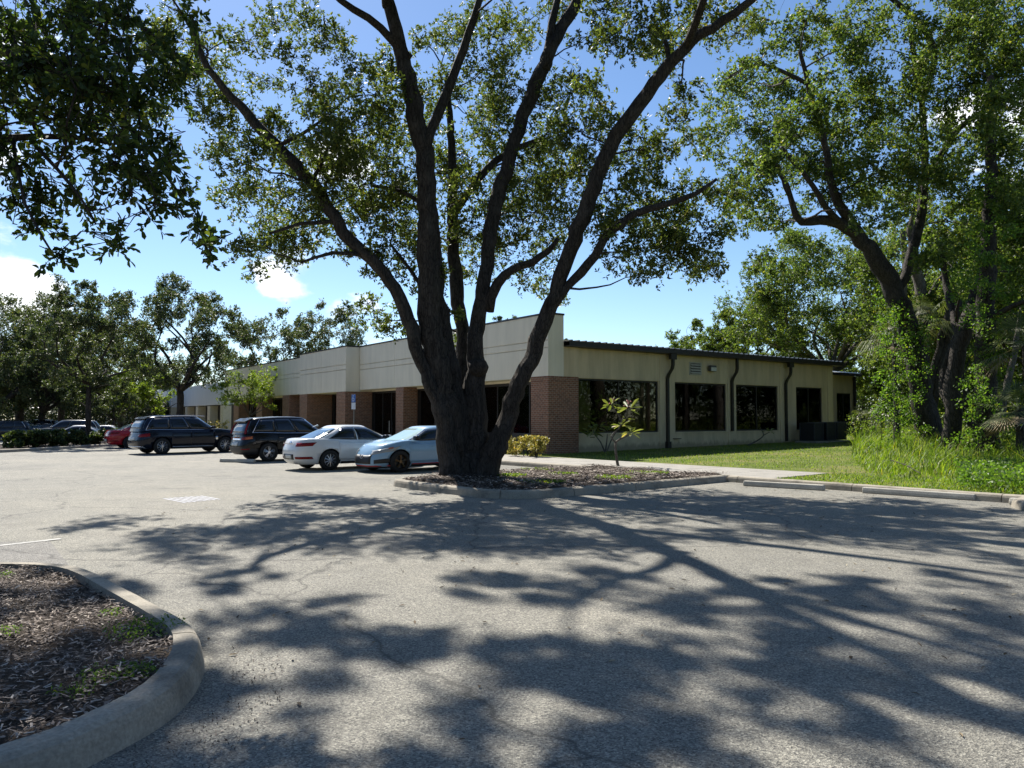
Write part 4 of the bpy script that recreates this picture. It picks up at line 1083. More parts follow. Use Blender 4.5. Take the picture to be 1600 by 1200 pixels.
for s_ in ([(664, 245, 18, 19), (674, 200, 16, 19), (692, 160, 16, 19.2), (716, 100, 14, 19.4), (741, 30, 12, 19.6), (762, -50, 8, 19.8)],
           [(640, 92, 16, 18.8), (612, 62, 13, 18.6), (575, 28, 12, 18.3), (530, -2, 10, 18), (480, -50, 7, 17.6)],
           [(760, 485, 20, 20), (776, 442, 17, 19.8), (800, 421, 14, 19.7), (830, 410, 13, 19.5), (858, 391, 10, 19.4), (872, 372, 6, 19.3)],
           [(849, 112, 18, 20.6), (860, 60, 15, 20.7), (868, 10, 12, 20.8), (882, -50, 8, 21)],
           [(862, 480, 17, 18.8), (884, 450, 14, 18.7), (908, 426, 16, 18.6), (930, 400, 15, 18.4), (950, 366, 14, 18.2), (988, 336, 13, 18), (1040, 318, 11, 17.7), (1088, 302, 8, 17.4), (1120, 280, 5, 17.2)],
           [(712, 330, 12, 21.5), (745, 282, 12, 21.8), (775, 252, 12, 22), (808, 232, 10, 22.3), (850, 215, 7, 22.5)],
           [(480, 288, 8, 18.7), (500, 262, 6, 18.6), (512, 230, 4, 18.5)], [(430, 232, 7, 18.5), (470, 210, 6, 18.3), (500, 190, 4, 18.2)],
           [(575, 400, 8, 18.9), (520, 395, 6, 18.6), (470, 410, 4, 18.3)], [(530, 345, 7, 18.8), (470, 350, 6, 18.5), (420, 365, 4, 18.2)],
           [(1040, 115, 10, 17.5), (1046, 90, 9, 17.7), (1036, 55, 7, 17.9)], [(676, 330, 9, 19.1), (630, 300, 7, 19.4), (580, 290, 5, 19.6)], [(680, 480, 7, 19.4), (640, 420, 6, 19.8), (610, 380, 4, 20)],
           # limbs reaching forward over the parking lot, above the picture
           [(604, 10, 16, 18.6), (590, -120, 13, 16.5), (560, -300, 9, 14)], [(905, -5, 16, 21), (860, -160, 13, 18.5), (820, -380, 8, 15)], [(1072, 74, 14, 17.3), (1120, -60, 11, 15.5), (1180, -250, 7, 13.5)]):
    T.limb(px(s_), 7, .04)
T.knob(at(747, 574, 19.85), .27)
for a in np.linspace(0, 2 * math.pi, 11)[:-1]:      # root flare
    c_ = np.array((-1.1 + .68 * math.cos(a), 20.0 + .52 * math.sin(a), .05))
    T.wood.tube([np.array((-1.1 + .4 * math.cos(a), 20 + .3 * math.sin(a), .75)), c_ * .6 + np.array((-1.1, 20, .5)) * .4, c_ + (0, 0, .08), c_ + (.25 * math.cos(a), .2 * math.sin(a), -.1)], [.22, .2, .15, .08], 7, rough=.06)
VIS = """330,110,50 290,60,45 390,60,36 430,40,34 260,110,32 372,160,36 420,130,24 352,225,36 390,250,45 425,290,46 362,300,36 402,350,46 452,350,50 372,385,26 420,400,32 388,428,20 470,390,40
500,330,34 440,200,30 492,205,42 522,250,50 562,200,55 532,150,36 590,150,42 552,105,30 600,112,36 560,290,55 602,250,50 612,330,50 560,350,44 622,400,40 640,300,36 612,200,44 592,380,26 655,440,34 590,498,30 622,505,22 572,480,20
730,180,46 762,112,42 722,235,44 762,200,42 722,300,42 742,350,46 702,425,26 742,412,36 782,300,36 832,280,46 852,212,46 882,150,42 842,330,42 802,380,36 852,380,40 882,300,46 822,425,28 852,448,20 702,530,22 712,490,18 692,130,30 782,60,42 822,40,36 762,20,36 922,60,26 902,200,44 922,242,36
1002,40,46 962,72,32 1042,90,32 1062,150,30 1050,192,26 1102,20,46 1152,52,36 992,262,42 1022,232,32 962,290,36 1012,310,42 962,352,36 1042,342,46 1082,290,36 1002,392,46 962,402,30 1052,402,42 1102,362,42 1092,412,30 1002,432,18 1112,412,24 1062,372,36 1132,302,34 872,462,16 655,70,26 700,60,30 530,60,26 480,30,30 860,20,34 940,20,34 960,180,26 800,140,32 640,360,26 500,290,34 460,255,24 545,310,30 880,350,36 820,300,36 785,240,34 735,270,32 905,120,24
630,150,30 575,240,34 620,290,36 660,380,28 640,345,30 585,320,36 535,385,24 600,430,26 500,60,34 460,90,28 480,140,30 520,185,34 545,250,34 470,250,34 410,190,26 330,170,34 300,140,30 250,180,26 230,60,40 200,160,34 180,200,26 660,150,28 720,60,34 790,100,32 930,150,30 905,270,34 940,330,32 1000,210,26 1085,230,26 1020,60,34 1080,60,34 690,200,30 700,260,32 755,320,34 800,330,34 770,380,30 860,250,36 900,260,30 830,230,32 760,150,30 790,180,26 720,380,28 680,420,22 865,300,30 845,170,28 1000,340,32 1030,270,28 1075,340,28 980,230,24"""
for t_ in VIS.split():
    u, v, r = map(float, t_.split(','))
    host = 19.1 if u < 640 else (21.2 if u < 900 else 18.7)
    Y = host + (rng.uniform(-.5, 2.6) if rng.uniform() < .85 else rng.uniform(-2, 0)); rm = r / F * Y
    T.cluster(at(u + rng.uniform(-6, 6), v + rng.uniform(-6, 6), Y), rm * 1.2, int(1180 * (r / 40) ** 2), 13)
# crown above and in front of the frame (casts the dappled shade)
k = 0
while k < 45:
    p = np.array((rng.uniform(-8.5, 10), rng.uniform(9.5, 25), rng.uniform(8, 18.5)))
    e = ((p[0] - .8) / 9.6) ** 2 + ((p[1] - 17.5) / 8.3) ** 2 + ((p[2] - 10) / 8.5) ** 2
    u, v = project(p)
    if e > 1 or v > -60 or (e < .12): continue
    T.cluster(p, rng.uniform(.55, .9), 900, 9, maxlen=8, stick=False); k += 1
for gx_ in np.arange(-5.5, 12.5, .74):
    for gy_ in np.arange(.8, 13.5, .74):
        if rng.uniform() > 1.0 - .22 * (gx_ < -.5) * (gy_ > 5.5): continue
        for _ in range(6):
            h_ = rng.uniform(7.0, 14); p = np.array((gx_ + rng.uniform(-.5, .5) - .44 * h_, gy_ + rng.uniform(-.5, .5) + .86 * h_, h_)); u, v = project(p)
            if v < -45: break
        else: continue
        T.cluster(p, rng.uniform(.32, .68), 680, 5, maxlen=9, stick=False, flat=.6)
T.build(.5)

# ---------------------------------------------------------------- overhanging tree at the left, trunk just out of frame
nb = np.array((-7.2, 5.0, .1))
T = Tree('oak_tree', 'near oak branch with large dark leaves overhanging the top left corner', nb, M['bark'], M['leafN'], L=.082, W=.036); T.ros = False
T.limb([(-7.2, 5.0, 0, .3), (-7.1, 5.1, 1.5, .25), (-6.9, 5.4, 3.2, .22), (-6.6, 5.8, 5, .17), (-6.2, 6, 7, .1)], 10)
T.limb([(-6.9, 5.4, 3.2, .12), *px([(-120, 240, 26, 6.0), (0, 216, 13, 6.2), (110, 214, 9, 6.4), (180, 226, 5, 6.5)])], 6)
T.limb([(-6.6, 5.8, 5, .1), *px([(-60, 60, 24, 6.4), (60, 100, 15, 6.6), (150, 150, 10, 6.8), (230, 230, 7, 6.9), (290, 320, 4, 7)])], 6)
T.limb([(-6.6, 5.8, 5, .1), *px([(-40, -40, 22, 6.6), (100, -10, 14, 7), (220, 40, 10, 7.3), (300, 110, 5, 7.5)])], 6)
T.limb(px([(60, 232, 7, 6.2), (120, 300, 5, 6.1), (150, 350, 3, 6.1)]), 5); T.limb(px([(20, 220, 7, 6.2), (40, 320, 5, 6), (85, 400, 3, 5.9)]), 5)
T.limb([(-6.9, 5.4, 3.2, .12), (-5.6, 7.8, 5.3, .06), (-4.9, 9.2, 6.2, .012)], 6)
TD = []
def sprigs(t, c, r, m):
    t.cluster(c, r * .4, 4, 3, maxlen=3, stick=False); TD.append(rng.normal(0, 1, (4, 3)))
    for _ in range(m):
        o = c + rng.normal(0, .42, 3) * r; d = rng.normal(0, 1, 3) + (.35, 0, -.45); d /= np.linalg.norm(d); ln = rng.uniform(.18, .42)
        q = [o - d * ln * .5 + (0, 0, .02), o + rng.normal(0, .015, 3), o + d * ln * .5 - (0, 0, .03)]
        t.wood.tube([c + (o - c) * .2, *q], [.005, .004, .003, .002], 3, cap=False)
        n = rng.integers(12, 20); f = rng.uniform(0, 1, n) ** .7; side = rng.normal(0, 1, (n, 3)); side -= np.outer(side @ d, d); side = unit(side)
        dr = unit(d * .9 + side * 1.0); L_ = t.L
        t.C.append(np.array(q[0]) + np.outer(f, q[2] - np.array(q[0])) + dr * L_ * .55); TD.append(dr)
NEAR = """20,40,60 90,40,64 160,40,60 40,110,62 110,120,62 190,100,52 250,60,42 20,170,44 90,190,56 150,190,60 210,170,54 240,210,44 180,250,46 120,240,40 60,250,30 200,290,34 240,270,36 270,250,28 290,300,24 262,320,22 310,350,16 325,392,12 150,330,26 180,360,20 185,385,14 120,300,28 60,290,40 30,310,36 85,330,32 100,370,20 95,400,12 20,260,30 260,130,36 290,110,26 140,150,56 60,70,60 200,30,46 130,90,54 230,130,44 10,230,30 45,345,22 330,380,10 215,240,36 170,140,50 225,330,18 250,290,26 -40,80,80 -60,200,80 300,30,30 120,10,50"""
for t_ in NEAR.split():
    u, v, r = map(float, t_.split(',')); Y = rng.uniform(5.6, 7.0)
    sprigs(T, at(u, v, Y), r / F * Y, max(3, int(12 * (r / 45) ** 1.6)))
k = 0
while k < 4:
    gx_, gy_, h_ = rng.uniform(-5.5, -1.5), rng.uniform(2.6, 6.5), rng.uniform(6.2, 9.5)
    p = np.array((gx_ - .44 * h_, gy_ + .86 * h_, h_)); u, v = project(p)
    if v > 170 or u > 250: continue
    T.cluster(p, rng.uniform(.5, .85), 200, 6, maxlen=8, stick=False); TD.append(rng.normal(0, 1, (200, 3))); k += 1
for k in range(12):                                  # further foliage over the near island, out of frame
    T.cluster((rng.uniform(-10.5, -6.8), rng.uniform(6, 12), rng.uniform(5.5, 10)), .8, 160, 6, maxlen=6, stick=False); TD.append(rng.normal(0, 1, (160, 3)))
T.build(.4, 6, .3, D=np.concatenate(TD) * 3)

# ---------------------------------------------------------------- generic trees
def auto_tree(name, label, base, hgt, rad, leafm, bark, nl=6, fork=.3, tr=.25, per=170, ncl=45, L=.16, W=.075, group=None, lean=(0, 0), flat=.8, droop=.2, crown_lo=.3, up=.5, cr=.16, sides=7):
    t = Tree(name, label, base, bark, leafm, group, L=L, W=W, sides=sides)
    b = np.asarray(base, float); fz = hgt * fork; top = b + (lean[0], lean[1], fz)
    t.limb([(*(b - (0, 0, .3)), tr * 1.35), (*(b + (lean[0] * .2, lean[1] * .2, fz * .3)), tr), (*top, tr * .85)], None, .05, .5)
    tips = []
    for i in range(nl):
        a = 2 * math.pi * (i + rng.uniform(-.3, .3)) / nl; rr = rad * rng.uniform(.45, .95); zz = b[2] + hgt * rng.uniform(.62, .95) 
        e = np.array((b[0] + lean[0] + math.cos(a) * rr, b[1] + lean[1] + math.sin(a) * rr, zz - .25 * hgt * (rr / rad) ** 2))
        m = top + (e - top) * .45 + np.array((rng.normal(0, .08), rng.normal(0, .08), .02)) * hgt
        t.limb([(*top, tr * .6), (*m, tr * .38), (*e, tr * .1)], 6, .05, .6); tips.append(e)
    cz = b[2] + hgt * (crown_lo + 1) / 2; hz = hgt * (1 - crown_lo) / 2
    for k in range(ncl):
        while 1:
            q = rng.uniform(-1, 1, 3)
            l_ = np.linalg.norm(q)
            if .35 < l_ < 1 and rng.uniform() < l_ ** 1.2: break
        lump = 1 + .16 * math.sin(4 * math.atan2(q[1], q[0]) + 3 * q[2] + b[0])
        c = np.array((b[0] + lean[0] + q[0] * rad * lump, b[1] + lean[1] + q[1] * rad * lump, cz + q[2] * hz * lump))
        t.cluster(c, rad * cr * rng.uniform(.8, 1.5), int(per * 2.4), 7, maxlen=rad * 1.5, flat=flat, stick=False)
    return t.build(up, 4, droop)

def bp(u, Y, z=0.0): p = at(u, 653, Y); return np.array((p[0], p[1], z))
GL = 'trees round the far parking rows'
auto_tree('oak_tree', 'dark dense oak filling the left edge beyond the hedge', bp(30, 78, -.2), 14.0, 8.0, M['leafD'], M['bark'], 8, .22, .45, 240, 95, .24, .11, GL, crown_lo=.25)
auto_tree('oak_tree', 'shady oak with several dark trunks between the left edge and the slim hedge trunk', bp(95, 84, -.2), 15.5, 7.0, M['leafD'], M['bark'], 7, .2, .4, 240, 75, .24, .11, GL, crown_lo=.28)
auto_tree('oak_tree', 'slim straight-trunked oak rising out of the hedge', bp(138, 47, 0), 10.4, 3.3, M['leafD'], M['bark'], 7, .36, .17, 250, 70, .15, .07, GL, crown_lo=.27)
auto_tree('oak_tree', 'round open oak standing behind the navy SUV with feathery top shoots', bp(281, 60, 0), 12.6, 4.6, M['leafD'], M['bark'], 8, .3, .3, 250, 85, .18, .08, GL, crown_lo=.33)
auto_tree('oak_tree', 'low dark oak spreading from beyond the left edge over the far cars', bp(-25, 70, -.2), 12.5, 7.0, M['leafD'], M['bark'], 8, .18, .4, 250, 90, .2, .1, GL, crown_lo=.16)
auto_tree('oak_tree', 'dark bushy oak between the far left oak and the slim trunk', bp(66, 74, -.2), 11.8, 5.5, M['leafD'], M['bark'], 8, .2, .32, 250, 80, .2, .1, GL, crown_lo=.2)
auto_tree('oak_tree', 'dark tree filling the gap between the slim oak and the round open oak', bp(188, 92, -.2), 13.2, 5.5, M['leafD'], M['bark'], 7, .25, .3, 250, 75, .22, .11, GL, crown_lo=.25)
auto_tree('small_tree', 'young bright green tree behind the hedge beside the far office', bp(212, 80, -.2), 7.6, 3.0, M['leafL'], M['bark'], 5, .35, .12, 200, 34, .2, .09, GL)
auto_tree('small_tree', 'dark little tree before the far office fascia behind the red car', bp(178, 72, -.2), 5.4, 2.2, M['leafD'], M['bark'], 5, .3, .12, 200, 26, .18, .08, GL)
auto_tree('small_tree', 'green tree right of the round oak trunk in front of the far office', bp(245, 84, -.2), 7.0, 3.0, M['leafL'], M['bark'], 5, .35, .12, 180, 28, .2, .09, GL)
auto_tree('small_tree', 'airy yellow-green tree with pale thin stems before the office fascia', bp(390, 58, 0), 5.6, 2.3, M['leafL'], M['bark2'], 6, .32, .07, 120, 44, .13, .06, GL, crown_lo=.36, cr=.2)
GB = 'trees rising behind the office roof'
auto_tree('oak_tree', 'olive oak behind the roof left of the projecting bay', bp(425, 100, 0), 16.0, 6.5, M['leafD'], M['bark'], 8, .35, .35, 230, 62, .26, .11, GB, crown_lo=.4)
auto_tree('oak_tree', 'grey-green oak showing above the projecting bay of the office', bp(515, 102, 0), 16.5, 6.0, M['leafD'], M['bark'], 8, .35, .35, 230, 60, .26, .11, GB, crown_lo=.4)
auto_tree('oak_tree', 'treetop peeping over the parapet between the big oak stems', bp(800, 84, 0), 13.2, 3.0, M['leafD'], M['bark'], 5, .4, .25, 160, 24, .22, .09, GB, crown_lo=.5)
auto_tree('oak_tree', 'sparse treetop just right of the parapet corner', bp(884, 90, 0), 11.6, 1.5, M['leafD'], M['bark'], 4, .5, .2, 90, 12, .2, .08, GB, crown_lo=.6)
auto_tree('oak_tree', 'lowest bushy tree over the roof ridge left of the woodland', bp(1090, 82, 0), 11.6, 4.2, M['leafB'], M['bark'], 6, .35, .3, 240, 60, .24, .11, GB, crown_lo=.4)
auto_tree('oak_tree', 'bushy oak over the roof where the tree line steps up', bp(1175, 76, 0), 13.4, 5.0, M['leafB'], M['bark'], 7, .35, .35, 240, 85, .24, .11, GB, crown_lo=.38)
auto_tree('oak_tree', 'tall spreading oak with pale limbs behind the right end of the roof', bp(1300, 66, .3), 17.5, 8.0, M['leafB'], M['bark2'], 10, .3, .36, 260, 165, .22, .1, GB, crown_lo=.36)
for px_, Y_, h_, r_, lb_ in ((-55, 120, 16, 9, 'hazy treetop beyond the parking lot at the left edge'), (330, 135, 15, 8, 'distant treetop behind the neighbour office near the round oak'), (210, 140, 15, 9, 'distant green tree between the slim oak and the round oak')):
    auto_tree('oak_tree', lb_, bp(px_, Y_, -.2), h_, r_, M['leafD'], M['bark'], 7, .25, .35, 190, 60, .32, .14, GL, crown_lo=.15)

# ---------------------------------------------------------------- woodland at right
GW = 'woodland trees at the right'
def zl(p): return float(lawnz(p[0], p[1]))
def bw(u, Y): p = at(u, 653, Y); return np.array((p[0], p[1], zl(p)))
b_ = bw(1447, 31)
T = Tree('oak_tree', 'leaning woodland oak with vine-wrapped trunk curving left over the office roof', b_, M['bark'], M['leafB'], GW, L=.14, W=.07, sides=11)
T.limb(px([(1452, 715, 48, 31), (1447, 660, 38, 31), (1436, 580, 33, 31), (1420, 520, 31, 30.9), (1400, 465, 30, 30.8), (1374, 415, 28, 30.6), (1345, 375, 22, 30.4), (1310, 350, 18, 30.2), (1280, 344, 15, 30), (1252, 346, 12, 29.8), (1240, 325, 10, 29.6), (1230, 290, 8, 29.4), (1205, 240, 6, 29)]))
T.limb(px([(1368, 408, 18, 30.6), (1340, 360, 15, 30.4), (1318, 330, 15, 30), (1300, 290, 12, 29.6), (1290, 230, 10, 29.2), (1270, 160, 8, 28.8), (1250, 80, 6, 28)]))
T.limb(px([(1318, 350, 12, 30.2), (1290, 325, 10, 29.5), (1270, 290, 8, 29), (1220, 230, 6, 28)])); T.limb(px([(1400, 465, 14, 30.8), (1430, 380, 16, 31), (1445, 280, 12, 31.5), (1440, 160, 9, 31), (1420, 40, 7, 30)]))
T.limb(px([(1445, 280, 10, 31.5), (1500, 200, 9, 31), (1560, 160, 7, 30)])); T.limb(px([(1440, 160, 9, 31), (1460, 80, 9, 30), (1410, 10, 8, 29), (1330, -40, 5, 28)])); T.limb(px([(1260, 130, 7, 28.6), (1190, 100, 5, 28), (1140, 120, 4, 27.5)]))
WC = """1160,120,40 1220,180,46 1260,260,50 1310,180,56 1350,60,50 1310,230,50 1400,200,56 1450,120,56 1490,290,56 1520,200,56 1550,100,56 1590,300,56 1480,40,56 1420,260,50 1360,290,46 1240,230,46 1200,240,46 1150,290,36 1280,60,44 1590,160,56 1500,350,46 1550,20,56 1130,150,40 1150,210,46 1120,240,34 1180,150,44 1200,200,48 1130,300,34 1180,280,44 1220,260,48 1170,330,38 1200,360,30 1150,350,30 1230,320,40 1250,200,50 1280,150,50 1230,130,44 1190,90,36 1290,250,50 1330,200,56 1340,280,54 1300,310,36 1380,240,56 1390,160,52 1350,110,44 1420,120,50 1300,60,40 1240,50,36 1330,20,40 1400,40,46 1450,60,46 1440,180,50 1480,140,50 1500,230,54 1450,280,54 1410,320,46 1470,340,46 1360,340,36 1280,390,22 1190,400,22 1170,420,20 1210,420,22 1530,60,50 1560,140,50 1500,20,46 1580,60,50 1590,220,50 1550,290,50 1130,180,30 1110,210,26 1260,100,40 1320,150,46 1370,80,40 1200,30,36 1270,10,36"""
for t_ in WC.split():
    u, v, r = map(float, t_.split(',')); Y = rng.uniform(26.5, 32.5)
    if rng.uniform() < .06: continue
    T.cluster(at(u, v, Y), r / F * Y * .95, int(1500 * (r / 44) ** 2), 9)
for k in range(42):
    u = rng.uniform(1120, 1700); v = rng.uniform(-260, -20); Y = rng.uniform(24, 33); T.cluster(at(u, v, Y), 1.2, 800, 8, stick=False)
T.build(.5)

def stem_tree(label, u, Y, trace, clus, bark='bark', leafm='leafB', per=1400):
    b = bw(u, Y); t = Tree('oak_tree', label, b, M[bark], M[leafm], GW, L=.14, W=.07, sides=9)
    for tr_ in trace: t.limb(px([(a, c, w, Y + (d if len(q_) > 3 else 0)) for q_ in tr_ for a, c, w, d in [tuple(q_) + (0,) * (4 - len(q_))]]))
    for u_, v_, r_ in clus:
        Yc = Y + rng.uniform(-2, 2); t.cluster(at(u_, v_, Yc), r_ / F * Yc, int(per * (r_ / 44) ** 2), 8)
    return t.build(.5)
stem_tree('forked woodland trunk leaning right just right of the vine-wrapped oak', 1488, 28,
    [[(1485, 720, 34), (1488, 680, 28), (1490, 620, 25), (1496, 560, 23), (1508, 510, 21), (1520, 470, 16, 1), (1535, 420, 13, 1), (1545, 340, 10, 2)], [(1486, 640, 14), (1472, 600, 12, 1), (1482, 560, 12, 1), (1498, 520, 10, 1)], [(1500, 530, 12), (1480, 450, 10, 2), (1470, 380, 7, 2)]],
    [(1540, 330, 50), (1500, 380, 44), (1560, 390, 46), (1590, 340, 50), (1470, 400, 40), (1600, 280, 50), (1640, 380, 60), (1530, 430, 30)])
stem_tree('stout straight trunk cloaked in vines near the right edge', 1541, 27,
    [[(1542, 725, 40), (1541, 660, 34), (1540, 560, 30), (1541, 460, 27), (1545, 360, 22), (1550, 240, 16), (1548, 120, 10)], [(1544, 500, 10), (1580, 480, 8, -1), (1620, 462, 6, -2)]],
    [(1560, 250, 50), (1520, 200, 46), (1580, 170, 50), (1540, 120, 50), (1590, 100, 50), (1620, 200, 60), (1560, 320, 44), (1580, 20, 50), (1520, 60, 40), (1590, 420, 40), (1560, 450, 30), (1610, 480, 36)])
stem_tree('pale upright twin-stemmed tree behind the leaning oak', 1428, 38,
    [[(1445, 690, 22), (1440, 600, 19), (1446, 520, 18), (1440, 460, 17), (1428, 400, 15), (1424, 350, 11), (1440, 300, 8)], [(1443, 540, 14), (1412, 480, 12), (1414, 420, 11), (1410, 360, 8)], [(1444, 480, 10), (1466, 440, 8), (1490, 420, 6)]],
    [(1420, 330, 46), (1460, 300, 46), (1400, 390, 36), (1480, 410, 40), (1460, 460, 30), (1390, 300, 46), (1500, 460, 36), (1430, 250, 40)], 'bark2')
stem_tree('thin pale stem slanting between the two right-hand trunks', 1572, 33,
    [[(1565, 700, 12), (1568, 640, 11), (1576, 590, 10), (1586, 545, 8), (1596, 480, 6)]], [(1600, 470, 34), (1590, 530, 26), (1570, 500, 26)], 'bark2', per=800)
stem_tree('group of dim slanting stems behind the forked trunk', 1460, 36,
    [[(1462, 700, 14), (1458, 640, 12), (1470, 570, 12), (1492, 500, 10), (1502, 470, 7)], [(1450, 700, 12), (1452, 620, 10), (1468, 540, 10), (1482, 480, 8)], [(1520, 700, 10), (1514, 640, 9), (1505, 590, 7)]],
    [(1500, 450, 34), (1480, 500, 24), (1520, 540, 22), (1500, 600, 20), (1520, 480, 28)])
# darker wood behind
for i, (u, Y, h_, r_, lb_) in enumerate(((1405, 72, 13, 5, 'shaded tree behind the white boot pipe of the second office' ), (1462, 55, 13, 4.2, 'shaded tree deep in the wood behind the leaning oak'), (1480, 48, 14, 5.5, 'deep woodland tree behind the forked trunk'), (1560, 44, 13, 5.5, 'deep woodland tree behind the vine-cloaked trunk'), (1640, 38, 13, 5, 'woodland tree outside the right edge'), (1350, 90, 15, 7, 'tall tree beyond the second office'), (1530, 70, 18, 8, 'tall background tree filling the wood at right'), (1680, 56, 16, 8, 'background tree at the far right edge'))):
    auto_tree('woodland_tree', lb_, bw(u, Y), h_, r_, M['leafB'], M['bark'], 7, .25, .22, 260, 95, .22, .11, GW, crown_lo=.06)

# climbing vines on the trunks
def vine(label, spots, L=.1):
    b = None; C = []
    for u, v, r, Y, n in spots:
        c = at(u, v, Y); p, _ = clump_pts(c, r / F * Y, n, 6, 1.3); C.append(p)
    C = np.concatenate(C); b = np.array((C[:, 0].mean(), C[:, 1].mean(), C[:, 2].min())); n = len(C)
    r_ = thing('climbing_vine', label, 'vine', b, 0, 'vines climbing the woodland trunks')
    leaves('foliage', C, rng.uniform(.7, 1.3, n) * L, rng.uniform(.7, 1.2, n) * L * .7, M['vine'], r_, b, .3, None, 6, .4)
    for k in range(14):
        s_ = MB(); a = C[rng.integers(0, n)]; q = [a + rng.normal(0, .04, 3) - (0, 0, .4 * j) for j in range(6)]; s_.tube(q, [.01] * 6, 4); s_.v = [tuple(np.asarray(v) - b) for v in s_.v]; s_.build('stem', M['bark'], r_)
vine('bright green vine wrapping the leaning oak trunk', [(1400 + rng.uniform(-14, 40), y, 26, rng.uniform(29.8, 31), 210) for y in range(470, 690, 14)] + [(1385, 580, 26, 30, 170), (1392, 620, 26, 30, 170), (1388, 650, 24, 30, 150), (1420, 480, 24, 30, 150), (1440, 520, 24, 30, 150), (1380, 540, 22, 30, 120), (1380, 680, 22, 30, 120)])
vine('leafy vine hanging on the stout straight trunk near the right edge', [(1540 + rng.uniform(-22, 18), y, 28, rng.uniform(26, 27), 190) for y in range(300, 700, 22)] + [(1505, 430, 30, 26, 200), (1520, 400, 34, 26, 220), (1500, 470, 26, 26, 150), (1560, 380, 34, 26, 200)])
vine('pale-leaved vine at the foot of the stout trunk beside the palmetto', [(1520, 660, 16, 25.5, 80), (1526, 630, 14, 25.5, 60), (1518, 690, 14, 25.5, 60), (1470, 690, 12, 26, 40), (1530, 600, 14, 25.6, 60)])

# palms
def palm(label, u, v, Y, nf=16, fl=1.3, trunk=0.0, grp='cabbage palms and palmettos in the wood', droopy=.5, name='palm_tree'):
    c = at(u, v, Y); z0 = zl(c); r_ = thing(name, label, 'palm', (c[0], c[1], z0), 0, grp); c = np.array((0, 0, c[2] - z0))
    t_ = MB(); t_.tube([(0, 0, -.2), (.03, 0, c[2] * .5), tuple(c)], [.16, .14, .13], 9, rough=.08); t_.build('trunk', M['bark'], r_)
    V = []; st_ = MB(); Vd = []
    for k in range(nf):
        a = 2 * math.pi * k / nf * 2.4 + rng.uniform(-.3, .3); el = rng.uniform(-.7, 1.1); d = np.array((math.cos(a) * math.cos(el), math.sin(a) * math.cos(el), math.sin(el)))
        hub = c + d * fl * .55; st_.tube([c, c + d * fl * .3 + (0, 0, .04), hub], [.018, .014, .01], 4)
        s = np.cross(d, (0, 0, 1.0)); s = s / (np.linalg.norm(s) + 1e-6); n_ = np.cross(s, d); dst = Vd if el < -.45 else V
        for j in range(26):
            b = (j / 25 - .5) * 2 * 2.0; e = d * math.cos(b) + s * math.sin(b); ln = fl * .62 * (1 - .25 * abs(b) / 2); w_ = np.cross(e, n_) * .018
            m = hub + e * ln * .55 + n_ * .02; tip = hub + e * ln - (0, 0, droopy * .3 * rng.uniform(.5, 1.5))
            for p in (hub, m + w_, tip, m - w_): dst.append(p)
    st_.build('leaf_stalk', M['palm'], r_); quads_mesh('crown', np.array(V), 4, [(0, 1, 2, 3)], M['palm'], r_)
    if Vd: quads_mesh('dead_fronds', np.array(Vd), 4, [(0, 1, 2, 3)], M['thatch'], r_)
palm('cabbage palm with pale drooping fronds left of the leaning trunk', 1398, 530, 34, 18, 1.6, droopy=1.4)
palm('cabbage palm with pale fronds behind the leaning trunk', 1446, 500, 36, 18, 1.5, droopy=1.2)
palm('large palm frond crown cut by the right edge above the palmetto', 1604, 540, 25, 20, 1.6, droopy=.8)
palm('saw palmetto fan leaves at the right edge over the tall grass', 1592, 640, 24, 20, 1.25, droopy=.3, name='palmetto')
palm('small palmetto in the shade beside the second office', 1352, 655, 52, 14, 1.2, droopy=.6, name='palmetto')

# ---------------------------------------------------------------- grasses
def blades(name, XY, hmin, hmax, w, mat, zf, lean=.35, hf=None):
    n = len(XY); h = rng.uniform(hmin, hmax, n)
    if hf is not None: h = h * hf(XY)
    a = rng.uniform(0, 2 * math.pi, n); d = np.stack([np.cos(a), np.sin(a), np.zeros(n)], 1)
    s = np.stack([-np.sin(a), np.cos(a), np.zeros(n)], 1) * (w * rng.uniform(.6, 1.3, n))[:, None]
    z = zf(XY[:, 0], XY[:, 1]); b = np.column_stack([XY, z - .01])
    l = (h * rng.uniform(.1, 1, n) * lean)[:, None]; up = np.array((0, 0, 1.0))
    m = b + up * (h * .55)[:, None] + d * l * .35; t = b + up * (h * rng.uniform(.8, 1, n))[:, None] + d * l * 1.25
    V = np.stack([b - s, b + s, m + s * .8, m - s * .8, t + s * .12, t - s * .12], 1)
    return tag(quads_mesh(name, V.reshape(-1, 3), 6, [(0, 1, 2, 3), (3, 2, 4, 5)], mat), kind='stuff')
lawn_poly = [lot2(-1.1, 0.5), lot2(-1.1, -14.4), lot2(-4.0, -14.8), lot2(-4.0, -20), lot2(9, -18), lot2(20, -6), lot2(40, 6), lot2(24, 2), lot2(10, -.6)]
blades('lawn_grass', scatter(lawn_poly, 42000), .03, .085, .008, M['grass'], lambda x, y: np.maximum(lawnz(x, y), .13), .8)
strip = scatter([lot2(-4.2, -12.95), lot2(-1.2, -12.95), lot2(-1.2, -26), lot2(-4.2, -26)], 13000)
blades('lawn_grass', strip, .03, .09, .008, M['grass'], lambda x, y: np.full(len(x), .135), .8)
TALL = [gnd(1330, 718, .2)[:2], gnd(1360, 738, .2)[:2], gnd(1430, 752, .15)[:2], gnd(1600, 772, .15)[:2], gnd(1760, 785, .15)[:2], np.array((24, 20)), np.array((30, 32)), at(1560, 653, 42)[:2], at(1340, 653, 50)[:2]]
edge = np.array(TALL[:5])
